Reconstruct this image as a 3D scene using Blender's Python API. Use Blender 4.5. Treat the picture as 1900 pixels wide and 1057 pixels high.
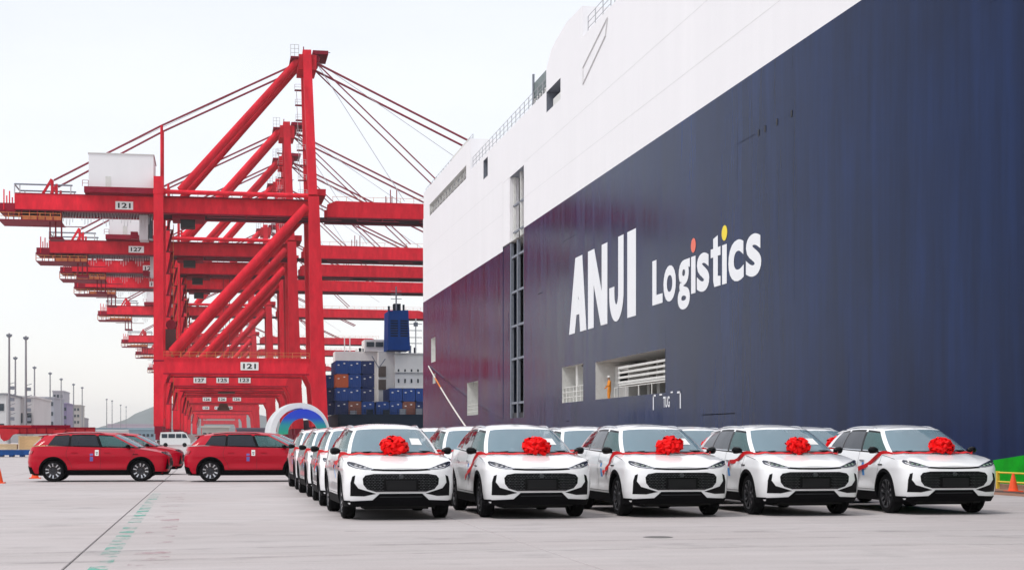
import bpy, bmesh, math, random
import numpy as np
from mathutils import Vector, Matrix, Euler

for o in list(bpy.data.objects):
    bpy.data.objects.remove(o)
R = math.radians
random.seed(4)
sc = bpy.context.scene
COL = sc.collection

# ------------------------------------------------------------------ camera
# X runs across the quay (towards the ships), Y along it, Z up; metres
FPX, HC, TH = 2950.0, 1.44, R(10.655)          # focal length in photo pixels, eye height, yaw
U0, V0 = 950.0, 812.0
S_, C_ = math.sin(TH), math.cos(TH)
UVP = U0 - FPX * S_ / C_                       # vanishing point of the quay direction
cd = bpy.data.cameras.new('camera')
cam = bpy.data.objects.new('camera', cd); COL.objects.link(cam)
cam.location = (0, 0, HC)
cam.rotation_euler = (R(90), 0, -TH)
cd.sensor_width = 36
cd.lens = FPX / 1900 * 36
cd.shift_y = (V0 - 528.5) / 1900
cd.clip_start = 0.5
cd.clip_end = 30000
sc.camera = cam

# ------------------------------------------------------------------ sky and sun
SUN_EL, SUN_AZ = R(58), R(-118)
w = bpy.data.worlds.new('World'); sc.world = w; w.use_nodes = True
nt = w.node_tree; nt.nodes.clear()
def N(t, k, **kw):
    n = t.nodes.new(k)
    for a, b in kw.items(): setattr(n, a, b)
    return n
def L(t, a, b): t.links.new(a, b)
out = N(nt, 'ShaderNodeOutputWorld'); bg1 = N(nt, 'ShaderNodeBackground'); bg2 = N(nt, 'ShaderNodeBackground')
sky = N(nt, 'ShaderNodeTexSky', sky_type='NISHITA'); sky.sun_disc = False
sky.sun_elevation = SUN_EL; sky.sun_rotation = SUN_AZ
bg1.inputs['Strength'].default_value = 0.05
tc = N(nt, 'ShaderNodeTexCoord'); sx = N(nt, 'ShaderNodeSeparateXYZ')
L(nt, tc.outputs['Generated'], sx.inputs[0])
rmp = N(nt, 'ShaderNodeValToRGB')
e = rmp.color_ramp.elements
e[0].position = 0.0; e[0].color = (0.86, 0.82, 0.82, 1)
e[1].position = 1.0; e[1].color = (1.0, 1.0, 1.0, 1)
m = rmp.color_ramp.elements.new(0.25); m.color = (0.825, 0.81, 0.815, 1)
L(nt, sx.outputs['Z'], rmp.inputs['Fac'])
nz = N(nt, 'ShaderNodeTexNoise'); nz.inputs['Scale'].default_value = 2.6; nz.inputs['Detail'].default_value = 4
mp = N(nt, 'ShaderNodeMapping'); mp.inputs['Scale'].default_value = (1, 1, 3)
L(nt, tc.outputs['Generated'], mp.inputs[0]); L(nt, mp.outputs[0], nz.inputs['Vector'])
mr = N(nt, 'ShaderNodeMapRange'); mr.inputs['From Min'].default_value = .3; mr.inputs['From Max'].default_value = .7
mr.inputs['To Min'].default_value = .93; mr.inputs['To Max'].default_value = 1.05
L(nt, nz.outputs[0], mr.inputs[0])
mul = N(nt, 'ShaderNodeMix', data_type='RGBA', blend_type='MULTIPLY'); mul.inputs[0].default_value = 1
L(nt, rmp.outputs[0], mul.inputs[6]); L(nt, mr.outputs[0], mul.inputs[7])
L(nt, mul.outputs[2], bg2.inputs['Color']); bg2.inputs['Strength'].default_value = .93
L(nt, sky.outputs[0], bg1.inputs['Color'])
ad = N(nt, 'ShaderNodeAddShader'); L(nt, bg1.outputs[0], ad.inputs[0]); L(nt, bg2.outputs[0], ad.inputs[1])
L(nt, ad.outputs[0], out.inputs[0])
sd = bpy.data.lights.new('sun', 'SUN'); sd.energy = 1.7; sd.angle = R(14); sd.color = (1.0, .97, .93)
sun = bpy.data.objects.new('sun', sd); COL.objects.link(sun)
dirv = Vector((math.sin(SUN_AZ) * math.cos(SUN_EL), math.cos(SUN_AZ) * math.cos(SUN_EL), math.sin(SUN_EL)))
sun.rotation_euler = dirv.to_track_quat('Z', 'Y').to_euler()
sc.render.engine = 'CYCLES'
sc.view_settings.view_transform = 'Standard'; sc.view_settings.look = 'None'
sc.view_settings.gamma = 1; sc.view_settings.use_curve_mapping = False
sc.view_settings.exposure = 0.12

# ------------------------------------------------------------------ materials
MATS = {}
def mat(name, col, rough=.5, metal=0., coat=0., spec=.25, var=0., vscale=3., bump=0., bscale=20., stretch=None, alpha=1., ior=None, emit=None, rnd=0.):
    if name in MATS: return MATS[name]
    m = bpy.data.materials.new(name); m.use_nodes = True; t = m.node_tree
    b = t.nodes['Principled BSDF']
    b.inputs['Base Color'].default_value = (*col, 1); b.inputs['Roughness'].default_value = rough
    b.inputs['Metallic'].default_value = metal; b.inputs['Coat Weight'].default_value = coat
    b.inputs['Coat Roughness'].default_value = .06
    b.inputs['Specular IOR Level'].default_value = spec
    if ior: b.inputs['IOR'].default_value = ior
    b.inputs['Alpha'].default_value = alpha
    if emit: b.inputs['Emission Color'].default_value = (*emit, 1); b.inputs['Emission Strength'].default_value = 1
    if var or bump:
        tcn = N(t, 'ShaderNodeTexCoord'); mpn = N(t, 'ShaderNodeMapping')
        if stretch: mpn.inputs['Scale'].default_value = stretch
        L(t, tcn.outputs['Object'], mpn.inputs[0])
        if var:
            n = N(t, 'ShaderNodeTexNoise'); n.inputs['Scale'].default_value = vscale; n.inputs['Detail'].default_value = 6
            n.inputs['Roughness'].default_value = .65
            L(t, mpn.outputs[0], n.inputs['Vector'])
            r = N(t, 'ShaderNodeMapRange'); r.inputs[1].default_value = .3; r.inputs[2].default_value = .7
            r.inputs[3].default_value = 1 - var; r.inputs[4].default_value = 1 + var * .6
            L(t, n.outputs[0], r.inputs[0])
            mx = N(t, 'ShaderNodeMix', data_type='RGBA', blend_type='MULTIPLY'); mx.inputs[0].default_value = 1
            mx.inputs[6].default_value = (*col, 1); L(t, r.outputs[0], mx.inputs[7])
            L(t, mx.outputs[2], b.inputs['Base Color'])
            if rnd:
                oi = N(t, 'ShaderNodeObjectInfo'); rr_ = N(t, 'ShaderNodeMapRange'); rr_.inputs[3].default_value = 1 - rnd; rr_.inputs[4].default_value = 1 + rnd
                L(t, oi.outputs['Random'], rr_.inputs[0]); m2_ = N(t, 'ShaderNodeMix', data_type='RGBA', blend_type='MULTIPLY'); m2_.inputs[0].default_value = 1
                L(t, mx.outputs[2], m2_.inputs[6]); L(t, rr_.outputs[0], m2_.inputs[7]); L(t, m2_.outputs[2], b.inputs['Base Color'])
        if bump:
            n2 = N(t, 'ShaderNodeTexNoise'); n2.inputs['Scale'].default_value = bscale; n2.inputs['Detail'].default_value = 4
            L(t, mpn.outputs[0], n2.inputs['Vector'])
            bp = N(t, 'ShaderNodeBump'); bp.inputs['Strength'].default_value = bump; bp.inputs['Distance'].default_value = .02
            L(t, n2.outputs[0], bp.inputs['Height']); L(t, bp.outputs[0], b.inputs['Normal'])
    MATS[name] = m
    return m

M_white = mat('white_car_paint', (.86, .86, .865), .3, coat=1., var=.02, vscale=1.5)
M_red = mat('red_car_paint', (.44, .002, .018), .4, coat=.4, spec=.08, var=.05, vscale=2)
M_blk = mat('black_plastic', (.005, .005, .006), .65, spec=.05, var=.2, vscale=9)
M_gblk = mat('gloss_black', (.004, .004, .005), .3, coat=.03, spec=.12, var=.1, vscale=6)
M_seam = mat('panel_gap', (.02, .02, .022), .8, var=.1)
M_under = mat('underbody_black', (.012, .012, .012), .8, var=.2)
M_tyre = mat('tyre_rubber', (.008, .008, .009), .85, spec=.1, var=.25, vscale=14, bump=.3, bscale=60)
M_rimd = mat('dark_alloy', (.05, .05, .055), .35, metal=.6, var=.1)
M_riml = mat('machined_alloy', (.50, .50, .52), .25, metal=.9, var=.08)
M_chr = mat('satin_chrome', (.55, .56, .58), .22, metal=1., var=.05)
M_grl = mat('grille_metal', (.07, .075, .08), .35, metal=.6, var=.1)
M_head = mat('headlight_glass', (.035, .04, .055), .15, coat=.5, spec=.4, var=.25, vscale=16)
M_lens = mat('headlight_lens', (.75, .77, .82), .1, metal=.6, coat=1., var=.05)
M_tail = mat('tail_lamp_red', (.30, .01, .01), .15, coat=1., var=.1)
M_seat = mat('seat_fabric', (.03, .03, .034), .8, var=.2, vscale=8)
M_dash = mat('dashboard', (.05, .055, .06), .6, var=.2)
M_bow = mat('red_satin', (.80, .002, .003), .5, spec=.15, var=.12, vscale=14)
M_rib = mat('red_ribbon', (.60, .008, .012), .5, var=.15, vscale=12)
M_blue_s = mat('blue_sticker', (.05, .26, .62), .4, var=.06)
M_whites = mat('white_sticker', (.78, .78, .76), .5, var=.05)
M_purp_s = mat('violet_sticker', (.16, .14, .42), .4, var=.06)
M_plate = mat('plate_holder', (.008, .008, .009), .5, spec=.2, var=.1)

def glass(name, tint, alpha, rough=.03, ior=1.6):
    m = bpy.data.materials.new(name); m.use_nodes = True; t = m.node_tree
    b = t.nodes['Principled BSDF']
    b.inputs['Base Color'].default_value = (*tint, 1); b.inputs['Roughness'].default_value = rough
    b.inputs['IOR'].default_value = ior; b.inputs['Alpha'].default_value = alpha
    b.inputs['Coat Weight'].default_value = .1; b.inputs['Coat Roughness'].default_value = .02
    n = N(t, 'ShaderNodeTexNoise'); n.inputs['Scale'].default_value = 2.2
    tcn = N(t, 'ShaderNodeTexCoord'); L(t, tcn.outputs['Object'], n.inputs['Vector'])
    bp = N(t, 'ShaderNodeBump'); bp.inputs['Strength'].default_value = .06; bp.inputs['Distance'].default_value = .05
    L(t, n.outputs[0], bp.inputs['Height']); L(t, bp.outputs[0], b.inputs['Normal'])
    MATS[name] = m; return m
G_ws = glass('windscreen_glass', (.25, .37, .44), .60, ior=1.6)
G_fr = glass('front_side_glass', (.07, .17, .17), .6, ior=1.45)
G_rr = glass('privacy_glass', (.010, .014, .022), .94, ior=1.42)

# ------------------------------------------------------------------ helpers
class MB:
    def __init__(s): s.v = []; s.f = []; s.m = []; s.mats = []; s.sm = []
    def mi(s, m):
        if m not in s.mats: s.mats.append(m)
        return s.mats.index(m)
    def add(s, vs, fs, m, smooth=False):
        o = len(s.v); k = s.mi(m)
        s.v += [tuple(p) for p in vs]
        for f in fs: s.f.append([i + o for i in f]); s.m.append(k); s.sm.append(smooth)
    def box(s, c, d, m, rot=None):
        x, y, z = d[0] / 2, d[1] / 2, d[2] / 2
        vs = [Vector((a * x, b * y, q * z)) for q in (-1, 1) for b in (-1, 1) for a in (-1, 1)]
        if rot is not None: vs = [rot @ v for v in vs]
        vs = [v + Vector(c) for v in vs]
        s.add(vs, [(0, 2, 3, 1), (4, 5, 7, 6), (0, 1, 5, 4), (2, 6, 7, 3), (0, 4, 6, 2), (1, 3, 7, 5)], m)
    def bx(s, x0, x1, y0, y1, z0, z1, m):
        s.box(((x0 + x1) / 2, (y0 + y1) / 2, (z0 + z1) / 2), (abs(x1 - x0), abs(y1 - y0), abs(z1 - z0)), m)
    def beam(s, a, b, wd, ht, m):                # rectangular bar from a to b; ht in the vertical-ish plane
        a = Vector(a); b = Vector(b); d = b - a; ln = d.length
        if ln < 1e-6: return
        d.normalize(); up = Vector((0, 0, 1)) if abs(d.z) < .95 else Vector((1, 0, 0))
        sd_ = d.cross(up).normalized(); u2 = sd_.cross(d).normalized()
        rot = Matrix((sd_, d, u2)).transposed()
        s.box((a + b) / 2, (wd, ln, ht), m, rot)
    def tube(s, a, b, r, m, n=8, r2=None, caps=True):
        a = Vector(a); b = Vector(b); d = (b - a)
        if d.length < 1e-6: return
        d.normalize(); up = Vector((0, 0, 1)) if abs(d.z) < .95 else Vector((1, 0, 0))
        e1 = d.cross(up).normalized(); e2 = d.cross(e1); r2 = r if r2 is None else r2
        vs = []
        for k in range(n):
            t = 2 * math.pi * k / n; q = e1 * math.cos(t) + e2 * math.sin(t); vs += [a + q * r, b + q * r2]
        fs = [(2 * k, 2 * ((k + 1) % n), 2 * ((k + 1) % n) + 1, 2 * k + 1) for k in range(n)]
        s.add(vs, fs, m, True)
        if caps: s.add(vs, [tuple(range(0, 2 * n, 2))[::-1], tuple(range(1, 2 * n, 2))], m)
    def path(s, pts, r, m, n=6):
        for a, b in zip(pts, pts[1:]): s.tube(a, b, r, m, n)
    def lathe(s, prof, m, n=24, axis='x', c=(0, 0, 0)):   # prof: (axial, radius)
        vs = []
        for (q, r) in prof:
            for k in range(n):
                t = 2 * math.pi * k / n
                if axis == 'x': p = (q, r * math.cos(t), r * math.sin(t))
                elif axis == 'y': p = (r * math.cos(t), q, r * math.sin(t))
                else: p = (r * math.cos(t), r * math.sin(t), q)
                vs.append((p[0] + c[0], p[1] + c[1], p[2] + c[2]))
        fs = []
        for i in range(len(prof) - 1):
            for k in range(n):
                k2 = (k + 1) % n; fs.append((i * n + k, i * n + k2, (i + 1) * n + k2, (i + 1) * n + k))
        s.add(vs, fs, m, True)
    def quad(s, a, b, c, d, m): s.add([a, b, c, d], [(0, 1, 2, 3)], m)
    def prism(s, poly, y0, y1, m, ax='y'):       # polygon in (x,z) extruded in y, or in (y,z) extruded in x
        n = len(poly)
        if ax == 'y': vs = [(p[0], y0, p[1]) for p in poly] + [(p[0], y1, p[1]) for p in poly]
        elif ax == 'x': vs = [(y0, p[0], p[1]) for p in poly] + [(y1, p[0], p[1]) for p in poly]
        else: vs = [(p[0], p[1], y0) for p in poly] + [(p[0], p[1], y1) for p in poly]
        s.add(vs, [tuple(range(n)), tuple(range(2 * n - 1, n - 1, -1))] +
              [(k, k + n, (k + 1) % n + n, (k + 1) % n) for k in range(n)], m)
    def mesh(s, name, sharp=35, weld=False, fixn=False):
        me = bpy.data.meshes.new(name); me.from_pydata(s.v, [], s.f)
        for mm in s.mats: me.materials.append(mm)
        me.polygons.foreach_set('material_index', s.m)
        me.polygons.foreach_set('use_smooth', s.sm)
        if weld or fixn:
            bm = bmesh.new(); bm.from_mesh(me)
            if weld: bmesh.ops.remove_doubles(bm, verts=bm.verts, dist=1e-4)
            if fixn: bmesh.ops.recalc_face_normals(bm, faces=bm.faces)
            bm.to_mesh(me); bm.free()
        if sharp and any(s.sm): me.set_sharp_from_angle(angle=R(sharp))
        me.update()
        return me
    def obj(s, name, parent=None, label=None, **kw):
        o = bpy.data.objects.new(name, s.mesh(name, **kw)); COL.objects.link(o)
        if parent: o.parent = parent
        if label: o['label'] = label
        return o
def tag(o, label, cat, group=None):
    o['label'] = label; o['category'] = cat
    if group: o['group'] = group
    return o
def thing(name, label, cat, loc=(0, 0, 0), rz=0, group=None):
    o = bpy.data.objects.new(name, None); COL.objects.link(o)
    o.location = loc; o.rotation_euler = (0, 0, rz); o.empty_display_size = .3
    return tag(o, label, cat, group)
def struct(o): o['kind'] = 'structure'; return o
def children(o, pool): return pool.get(o.name, [])
def pool_of():
    d = {}
    for o in bpy.data.objects:
        if o.parent: d.setdefault(o.parent.name, []).append(o)
    return d
def dup(root, label=None):
    pool = pool_of()
    def rec(o, par):
        c = o.copy(); COL.objects.link(c)
        if par: c.parent = par
        for ch in pool.get(o.name, []): rec(ch, c)
        return c
    c = rec(root, None)
    if label: c['label'] = label
    return c
def ground_at(u, v):
    d = FPX * HC / (v - V0); l = (u - U0) / FPX * d
    return (d * S_ + l * C_, d * C_ - l * S_)
def at(u, v, Y):                                # world X, Z of what the photo shows at (u, v) if it stands at Y
    k = (u - UVP) / FPX; X = k * C_ * C_ * Y / (1 - k * C_ * S_); dep = X * S_ + Y * C_
    return X, HC + (V0 - v) * dep / FPX
def text_mesh(txt, size, offset=0., depth=.0):
    cu = bpy.data.curves.new('t', 'FONT'); cu.body = txt; cu.size = size; cu.offset = offset; cu.extrude = depth
    cu.resolution_u = 5
    ob = bpy.data.objects.new('t', cu); COL.objects.link(ob)
    dg = bpy.context.evaluated_depsgraph_get(); me = bpy.data.meshes.new_from_object(ob.evaluated_get(dg))
    bpy.data.objects.remove(ob); return me

# ================================================================== ground, quay, water, hills
def concrete(name, base, rnd=False):
    m = bpy.data.materials.new(name); m.use_nodes = True; t = m.node_tree; b = t.nodes['Principled BSDF']
    b.inputs['Roughness'].default_value = .82
    g = N(t, 'ShaderNodeNewGeometry')
    n1 = N(t, 'ShaderNodeTexNoise'); n1.inputs['Scale'].default_value = .22; n1.inputs['Detail'].default_value = 8; n1.inputs['Roughness'].default_value = .62
    n2 = N(t, 'ShaderNodeTexNoise'); n2.inputs['Scale'].default_value = 26; n2.inputs['Detail'].default_value = 5; n2.inputs['Roughness'].default_value = .7
    mp_ = N(t, 'ShaderNodeMapping'); mp_.inputs['Scale'].default_value = (.22, 1.6, 1)
    n3 = N(t, 'ShaderNodeTexNoise'); n3.inputs['Scale'].default_value = 1.1; n3.inputs['Detail'].default_value = 7; n3.inputs['Roughness'].default_value = .7
    n4 = N(t, 'ShaderNodeTexNoise'); n4.inputs['Scale'].default_value = .9; n4.inputs['Detail'].default_value = 9; n4.inputs['Roughness'].default_value = .55
    L(t, g.outputs['Position'], n1.inputs['Vector']); L(t, g.outputs['Position'], n2.inputs['Vector'])
    L(t, g.outputs['Position'], mp_.inputs[0]); L(t, mp_.outputs[0], n3.inputs['Vector']); L(t, g.outputs['Position'], n4.inputs['Vector'])
    def rng(src, lo, hi, a, c):
        r = N(t, 'ShaderNodeMapRange'); r.inputs[1].default_value = lo; r.inputs[2].default_value = hi
        r.inputs[3].default_value = a; r.inputs[4].default_value = c; L(t, src, r.inputs[0]); return r.outputs[0]
    def mulv(a, c):
        q = N(t, 'ShaderNodeMath', operation='MULTIPLY'); L(t, a, q.inputs[0]); L(t, c, q.inputs[1]); return q.outputs[0]
    f = mulv(rng(n1.outputs[0], .3, .7, .93, 1.05), rng(n2.outputs[0], .3, .7, .90, 1.08))
    f = mulv(f, rng(n3.outputs[0], .32, .68, .88, 1.06))
    f = mulv(f, rng(n4.outputs[0], .56, .74, 1.0, .78))       # oil and tyre stains
    if rnd:
        oi = N(t, 'ShaderNodeObjectInfo'); f = mulv(f, rng(oi.outputs['Random'], 0, 1, .965, 1.03))
    mx = N(t, 'ShaderNodeMix', data_type='RGBA', blend_type='MULTIPLY'); mx.inputs[0].default_value = 1
    mx2 = N(t, 'ShaderNodeMix', data_type='RGBA'); L(t, n1.outputs[0], mx2.inputs[0])
    mx2.inputs[6].default_value = (base[0] * 1.03, base[1] * .985, base[2] * .98, 1); mx2.inputs[7].default_value = (base[0] * .97, base[1], base[2] * 1.03, 1)
    L(t, mx2.outputs[2], mx.inputs[6]); L(t, f, mx.inputs[7]); L(t, mx.outputs[2], b.inputs['Base Color'])
    bp = N(t, 'ShaderNodeBump'); bp.inputs['Strength'].default_value = .5; bp.inputs['Distance'].default_value = .006
    L(t, n2.outputs[0], bp.inputs['Height']); L(t, bp.outputs[0], b.inputs['Normal'])
    return m
M_conc = concrete('quay_concrete', (.435, .398, .388))
M_slab = concrete('slab_concrete', (.435, .398, .388), True)
M_tar = mat('joint_tar', (.10, .095, .095), .9, var=.3, vscale=5)
M_brown = mat('brown_rail_bed', (.30, .16, .11), .85, var=.25, vscale=2.5, bump=.4)
M_steel = mat('weathered_steel', (.16, .13, .12), .5, metal=.5, var=.3, vscale=5)
M_quayw = mat('quay_wall_concrete', (.28, .27, .26), .9, var=.3, vscale=.8)
QX = 22.9
b = MB(); b.bx(-4000, QX, -120, 6000, -9, -.03, M_conc); struct(b.obj('ground'))
g_quay = struct(MB().obj('quay_paving')) if False else None
b = MB()
b.bx(19.6, QX - .001, -60, 1500, -.03, .002, M_brown)
pave = struct(b.obj('quay_edge_strip'))
b = MB()
for x in (20.55, 20.72): b.bx(x - .035, x + .035, -60, 1500, .002, .03, M_steel)
struct(b.obj('crane_rail'))
b = MB(); b.bx(QX - .35, QX, -60, 1500, .002, .1, mat('quay_kerb', (.28, .17, .12), .7, var=.3, vscale=1.5)); struct(b.obj('kerb'))
# slabs between the two long joints seen in the photo and their neighbours
JX = [-1.62 + 5.82 * k for k in range(-6, 4)]
JX = [x for x in JX if x < 19] + [19.58]
b = MB(); b.bx(-36.6, 19.55, 6, 76, -.03, -.013, M_tar); pav = struct(b.obj('pavement'))
SL = {}
yy = [6, 12.6, 18.7, 20.2, 27.55, 33.4, 39.2, 45, 50.8, 56.6, 62.4, 68.2, 76]
for i in range(len(JX) - 1):
    for j in range(len(yy) - 1):
        x0, x1 = JX[i] + .010, JX[i + 1] - .010; y0, y1 = yy[j] + .006, yy[j + 1] - .006
        wx, wy = x1 - x0, y1 - y0; key = (round(wx, 3), round(wy, 3))
        if key not in SL:
            q = MB(); hx, hy = wx / 2, wy / 2; c = .008
            vs = [(-hx, -hy, -.02), (hx, -hy, -.02), (hx, hy, -.02), (-hx, hy, -.02)] + \
                 [(-hx, -hy, -c), (hx, -hy, -c), (hx, hy, -c), (-hx, hy, -c)] + \
                 [(-hx + c, -hy + c, 0), (hx - c, -hy + c, 0), (hx - c, hy - c, 0), (-hx + c, hy - c, 0)]
            fs = [(8, 9, 10, 11)] + [(k, (k + 1) % 4, 4 + (k + 1) % 4, 4 + k) for k in range(4)] + [(4 + k, 4 + (k + 1) % 4, 8 + (k + 1) % 4, 8 + k) for k in range(4)]
            q.add(vs, fs, M_slab); SL[key] = q.mesh('slab')
        o = bpy.data.objects.new('slab', SL[key]); COL.objects.link(o); o.parent = pav
        o.location = ((x0 + x1) / 2, (y0 + y1) / 2, random.uniform(-.0012, .0012))
# faded painted line, manhole
def worn(name, col, thr, sc_):
    m = bpy.data.materials.new(name); m.use_nodes = True; t = m.node_tree; bb = t.nodes['Principled BSDF']
    bb.inputs['Base Color'].default_value = (*col, 1); bb.inputs['Roughness'].default_value = .8
    g = N(t, 'ShaderNodeNewGeometry'); n = N(t, 'ShaderNodeTexNoise'); n.inputs['Scale'].default_value = sc_; n.inputs['Detail'].default_value = 8; n.inputs['Roughness'].default_value = .7
    L(t, g.outputs['Position'], n.inputs['Vector']); r = N(t, 'ShaderNodeMapRange')
    r.inputs[1].default_value = thr; r.inputs[2].default_value = thr + .12; r.inputs[3].default_value = 0; r.inputs[4].default_value = .75
    L(t, n.outputs[0], r.inputs[0]); L(t, r.outputs[0], bb.inputs['Alpha']); return m
b = MB(); q0 = ground_at(165, 1075); q1 = ground_at(290, 915)
b.quad((q0[0] - .10, q0[1], .004), (q0[0] + .12, q0[1], .004), (q1[0] + .12, q1[1], .004), (q1[0] - .10, q1[1], .004), worn('worn_teal_paint', (.10, .42, .33), .49, 1.7))
struct(b.obj('faded_marking'))
b = MB(); b.quad((q0[0] + .3, q0[1], .004), (q0[0] + .75, q0[1], .004), (q1[0] + .75, q1[1], .004), (q1[0] + .3, q1[1], .004), worn('worn_pink_paint', (.46, .29, .31), .55, 1.1))
struct(b.obj('faded_marking'))
def worn_path(pts, wd, m):
    b = MB(); vs = []
    for i, p in enumerate(pts):
        a, c = Vector(pts[max(i - 1, 0)]), Vector(pts[min(i + 1, len(pts) - 1)]); d = (c - a).normalized(); n_ = Vector((-d.y, d.x)) * wd / 2
        vs += [(p[0] + n_.x, p[1] + n_.y, .006), (p[0] - n_.x, p[1] - n_.y, .006)]
    b.add(vs, [(2 * i, 2 * i + 1, 2 * i + 3, 2 * i + 2) for i in range(len(pts) - 1)], m); return struct(b.obj('tyre_mark'))
M_tm = worn('faint_tyre_mark', (.20, .18, .175), .40, 1.3)
for nd in M_tm.node_tree.nodes:
    if nd.type == 'MAP_RANGE': nd.inputs[4].default_value = .20; nd.inputs[2].default_value = .62
for (x0, y0, x1, y1, cv) in ((-9, 17.2, 16, 19.6, 1.4), (-9, 18.9, 16, 21.3, 1.4), (2, 24.6, 17, 23.2, -.8)):
    worn_path([(x0 + (x1 - x0) * k / 20, y0 + (y1 - y0) * k / 20 + cv * math.sin(math.pi * k / 20)) for k in range(21)] if abs(x1 - x0) > abs(y1 - y0) else
              [(x0 + (x1 - x0) * k / 20 + cv * math.sin(math.pi * k / 20), y0 + (y1 - y0) * k / 20) for k in range(21)], .22, M_tm)
gx, gy = ground_at(1221, 996)
b = MB(); b.lathe([(0, 0.001), (.006, .19), (.0, .22)], mat('manhole_iron', (.16, .15, .145), .6, metal=.4, var=.3, vscale=12, bump=.5), 28, 'z', (gx, gy, .002))
tag(b.obj('manhole_cover'), 'small dark round iron cover set in the concrete in front of the cars', 'manhole cover')

# water
mw = bpy.data.materials.new('harbour_water'); mw.use_nodes = True; t = mw.node_tree; bb = t.nodes['Principled BSDF']
bb.inputs['Base Color'].default_value = (.05, .07, .065, 1); bb.inputs['Roughness'].default_value = .12
n = N(t, 'ShaderNodeTexNoise'); n.inputs['Scale'].default_value = .6; n.inputs['Detail'].default_value = 5
g = N(t, 'ShaderNodeNewGeometry'); L(t, g.outputs['Position'], n.inputs['Vector'])
bp = N(t, 'ShaderNodeBump'); bp.inputs['Strength'].default_value = .5; bp.inputs['Distance'].default_value = .15
L(t, n.outputs[0], bp.inputs['Height']); L(t, bp.outputs[0], bb.inputs['Normal'])
b = MB(); b.quad((-9000, -300, -3.6), (9000, -300, -3.6), (9000, 16000, -3.6), (-9000, 16000, -3.6), mw); struct(b.obj('water'))

# hills, far left
M_hill = mat('wooded_hill', (.07, .095, .10), .95, var=.4, vscale=.01)
def hills(name, Y, prof, depth, seed):
    rnd = random.Random(seed); b = MB(); us = [p[0] for p in prof]
    n = 90; rows = 8; vs = []
    for i in range(n + 1):
        u = us[0] + (us[-1] - us[0]) * i / n
        v = np.interp(u, us, [p[1] for p in prof]); X, Z = at(u, v, Y)
        Z += rnd.uniform(-1, 1) * 2.0 + 3 * math.sin(i * .7)
        Z = max(Z, .5)
        for j in range(rows + 1):
            t_ = j / rows; k = math.sin(math.pi * t_) ** .8
            vs.append((X, Y + depth * (t_ - .5), -5 + (Z + 5) * k + rnd.uniform(-1, 1) * 2.0 * k))
    fs = [(i * (rows + 1) + j, (i + 1) * (rows + 1) + j, (i + 1) * (rows + 1) + j + 1, i * (rows + 1) + j + 1) for i in range(n) for j in range(rows)]
    b.add(vs, fs, M_hill, True); return struct(b.obj(name, sharp=0))
hills('hill', 5400, [(-500, 800), (-200, 790), (60, 797), (160, 803), (195, 792), (235, 775), (262, 762), (290, 752), (340, 748), (420, 757), (520, 775), (640, 788), (800, 800)], 900, 1)
hills('hill', 4200, [(150, 806), (200, 798), (245, 789), (300, 784), (380, 788), (480, 800), (600, 806)], 500, 2)

# ================================================================== car carrier
HX = 25.0
def hy(u): return (FPX * HX / (C_ * (u - UVP)) - HX * S_) / C_
def hz(u, v): return HC + (V0 - v) * HX / (C_ * (u - UVP)) * 1.0
def hull_mat(name, col, rough, spec, streak, bumpk):
    m = bpy.data.materials.new(name); m.use_nodes = True; t = m.node_tree; b = t.nodes['Principled BSDF']
    b.inputs['Roughness'].default_value = rough; b.inputs['Specular IOR Level'].default_value = spec
    g = N(t, 'ShaderNodeNewGeometry')
    def noi(scale, vec, det=5, ro=.6):
        mp_ = N(t, 'ShaderNodeMapping'); mp_.inputs['Scale'].default_value = vec
        L(t, g.outputs['Position'], mp_.inputs[0]); n = N(t, 'ShaderNodeTexNoise'); n.inputs['Scale'].default_value = scale
        n.inputs['Detail'].default_value = det; n.inputs['Roughness'].default_value = ro; L(t, mp_.outputs[0], n.inputs['Vector']); return n.outputs[0]
    def rng(src, lo, hi, a, c):
        r = N(t, 'ShaderNodeMapRange'); r.inputs[1].default_value = lo; r.inputs[2].default_value = hi
        r.inputs[3].default_value = a; r.inputs[4].default_value = c; L(t, src, r.inputs[0]); return r.outputs[0]
    def mulv(a, c):
        q = N(t, 'ShaderNodeMath', operation='MULTIPLY'); L(t, a, q.inputs[0]); L(t, c, q.inputs[1]); return q.outputs[0]
    st = noi(1.0, (.5, 1.1, .10)); st2 = noi(1.0, (.5, .33, .05)); bl = noi(.10, (1, 1, 1), 6)
    f = mulv(rng(st, .35, .65, 1 - streak, 1 + streak), rng(bl, .35, .65, 1 - streak * .7, 1 + streak * .7))
    f = mulv(f, rng(st2, .52, .75, 1.0, 1 + streak * 2.2))
    mx = N(t, 'ShaderNodeMix', data_type='RGBA', blend_type='MULTIPLY'); mx.inputs[0].default_value = 1
    mx.inputs[6].default_value = (*col, 1); L(t, f, mx.inputs[7]); L(t, mx.outputs[2], b.inputs['Base Color'])
    L(t, rng(st, .35, .65, rough - .03, rough + .05), b.inputs['Roughness'])
    b1 = N(t, 'ShaderNodeBump'); b1.inputs['Strength'].default_value = 1; b1.inputs['Distance'].default_value = bumpk
    L(t, noi(1.0, (1, .45, .30), 3, .5), b1.inputs['Height'])
    b2 = N(t, 'ShaderNodeBump'); b2.inputs['Strength'].default_value = 1; b2.inputs['Distance'].default_value = bumpk * .22
    L(t, noi(1.0, (1, 2.2, .12), 3, .5), b2.inputs['Height']); L(t, b1.outputs[0], b2.inputs['Normal'])
    L(t, b2.outputs[0], b.inputs['Normal'])
    return m
M_navy = hull_mat('navy_hull_paint', (.005, .0155, .060), .15, .5, .22, .009)
M_navy.node_tree.nodes['Principled BSDF'].inputs['IOR'].default_value = 1.14
M_hwhite = hull_mat('white_hull_paint', (.80, .79, .80), .55, .4, .012, .008)
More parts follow.
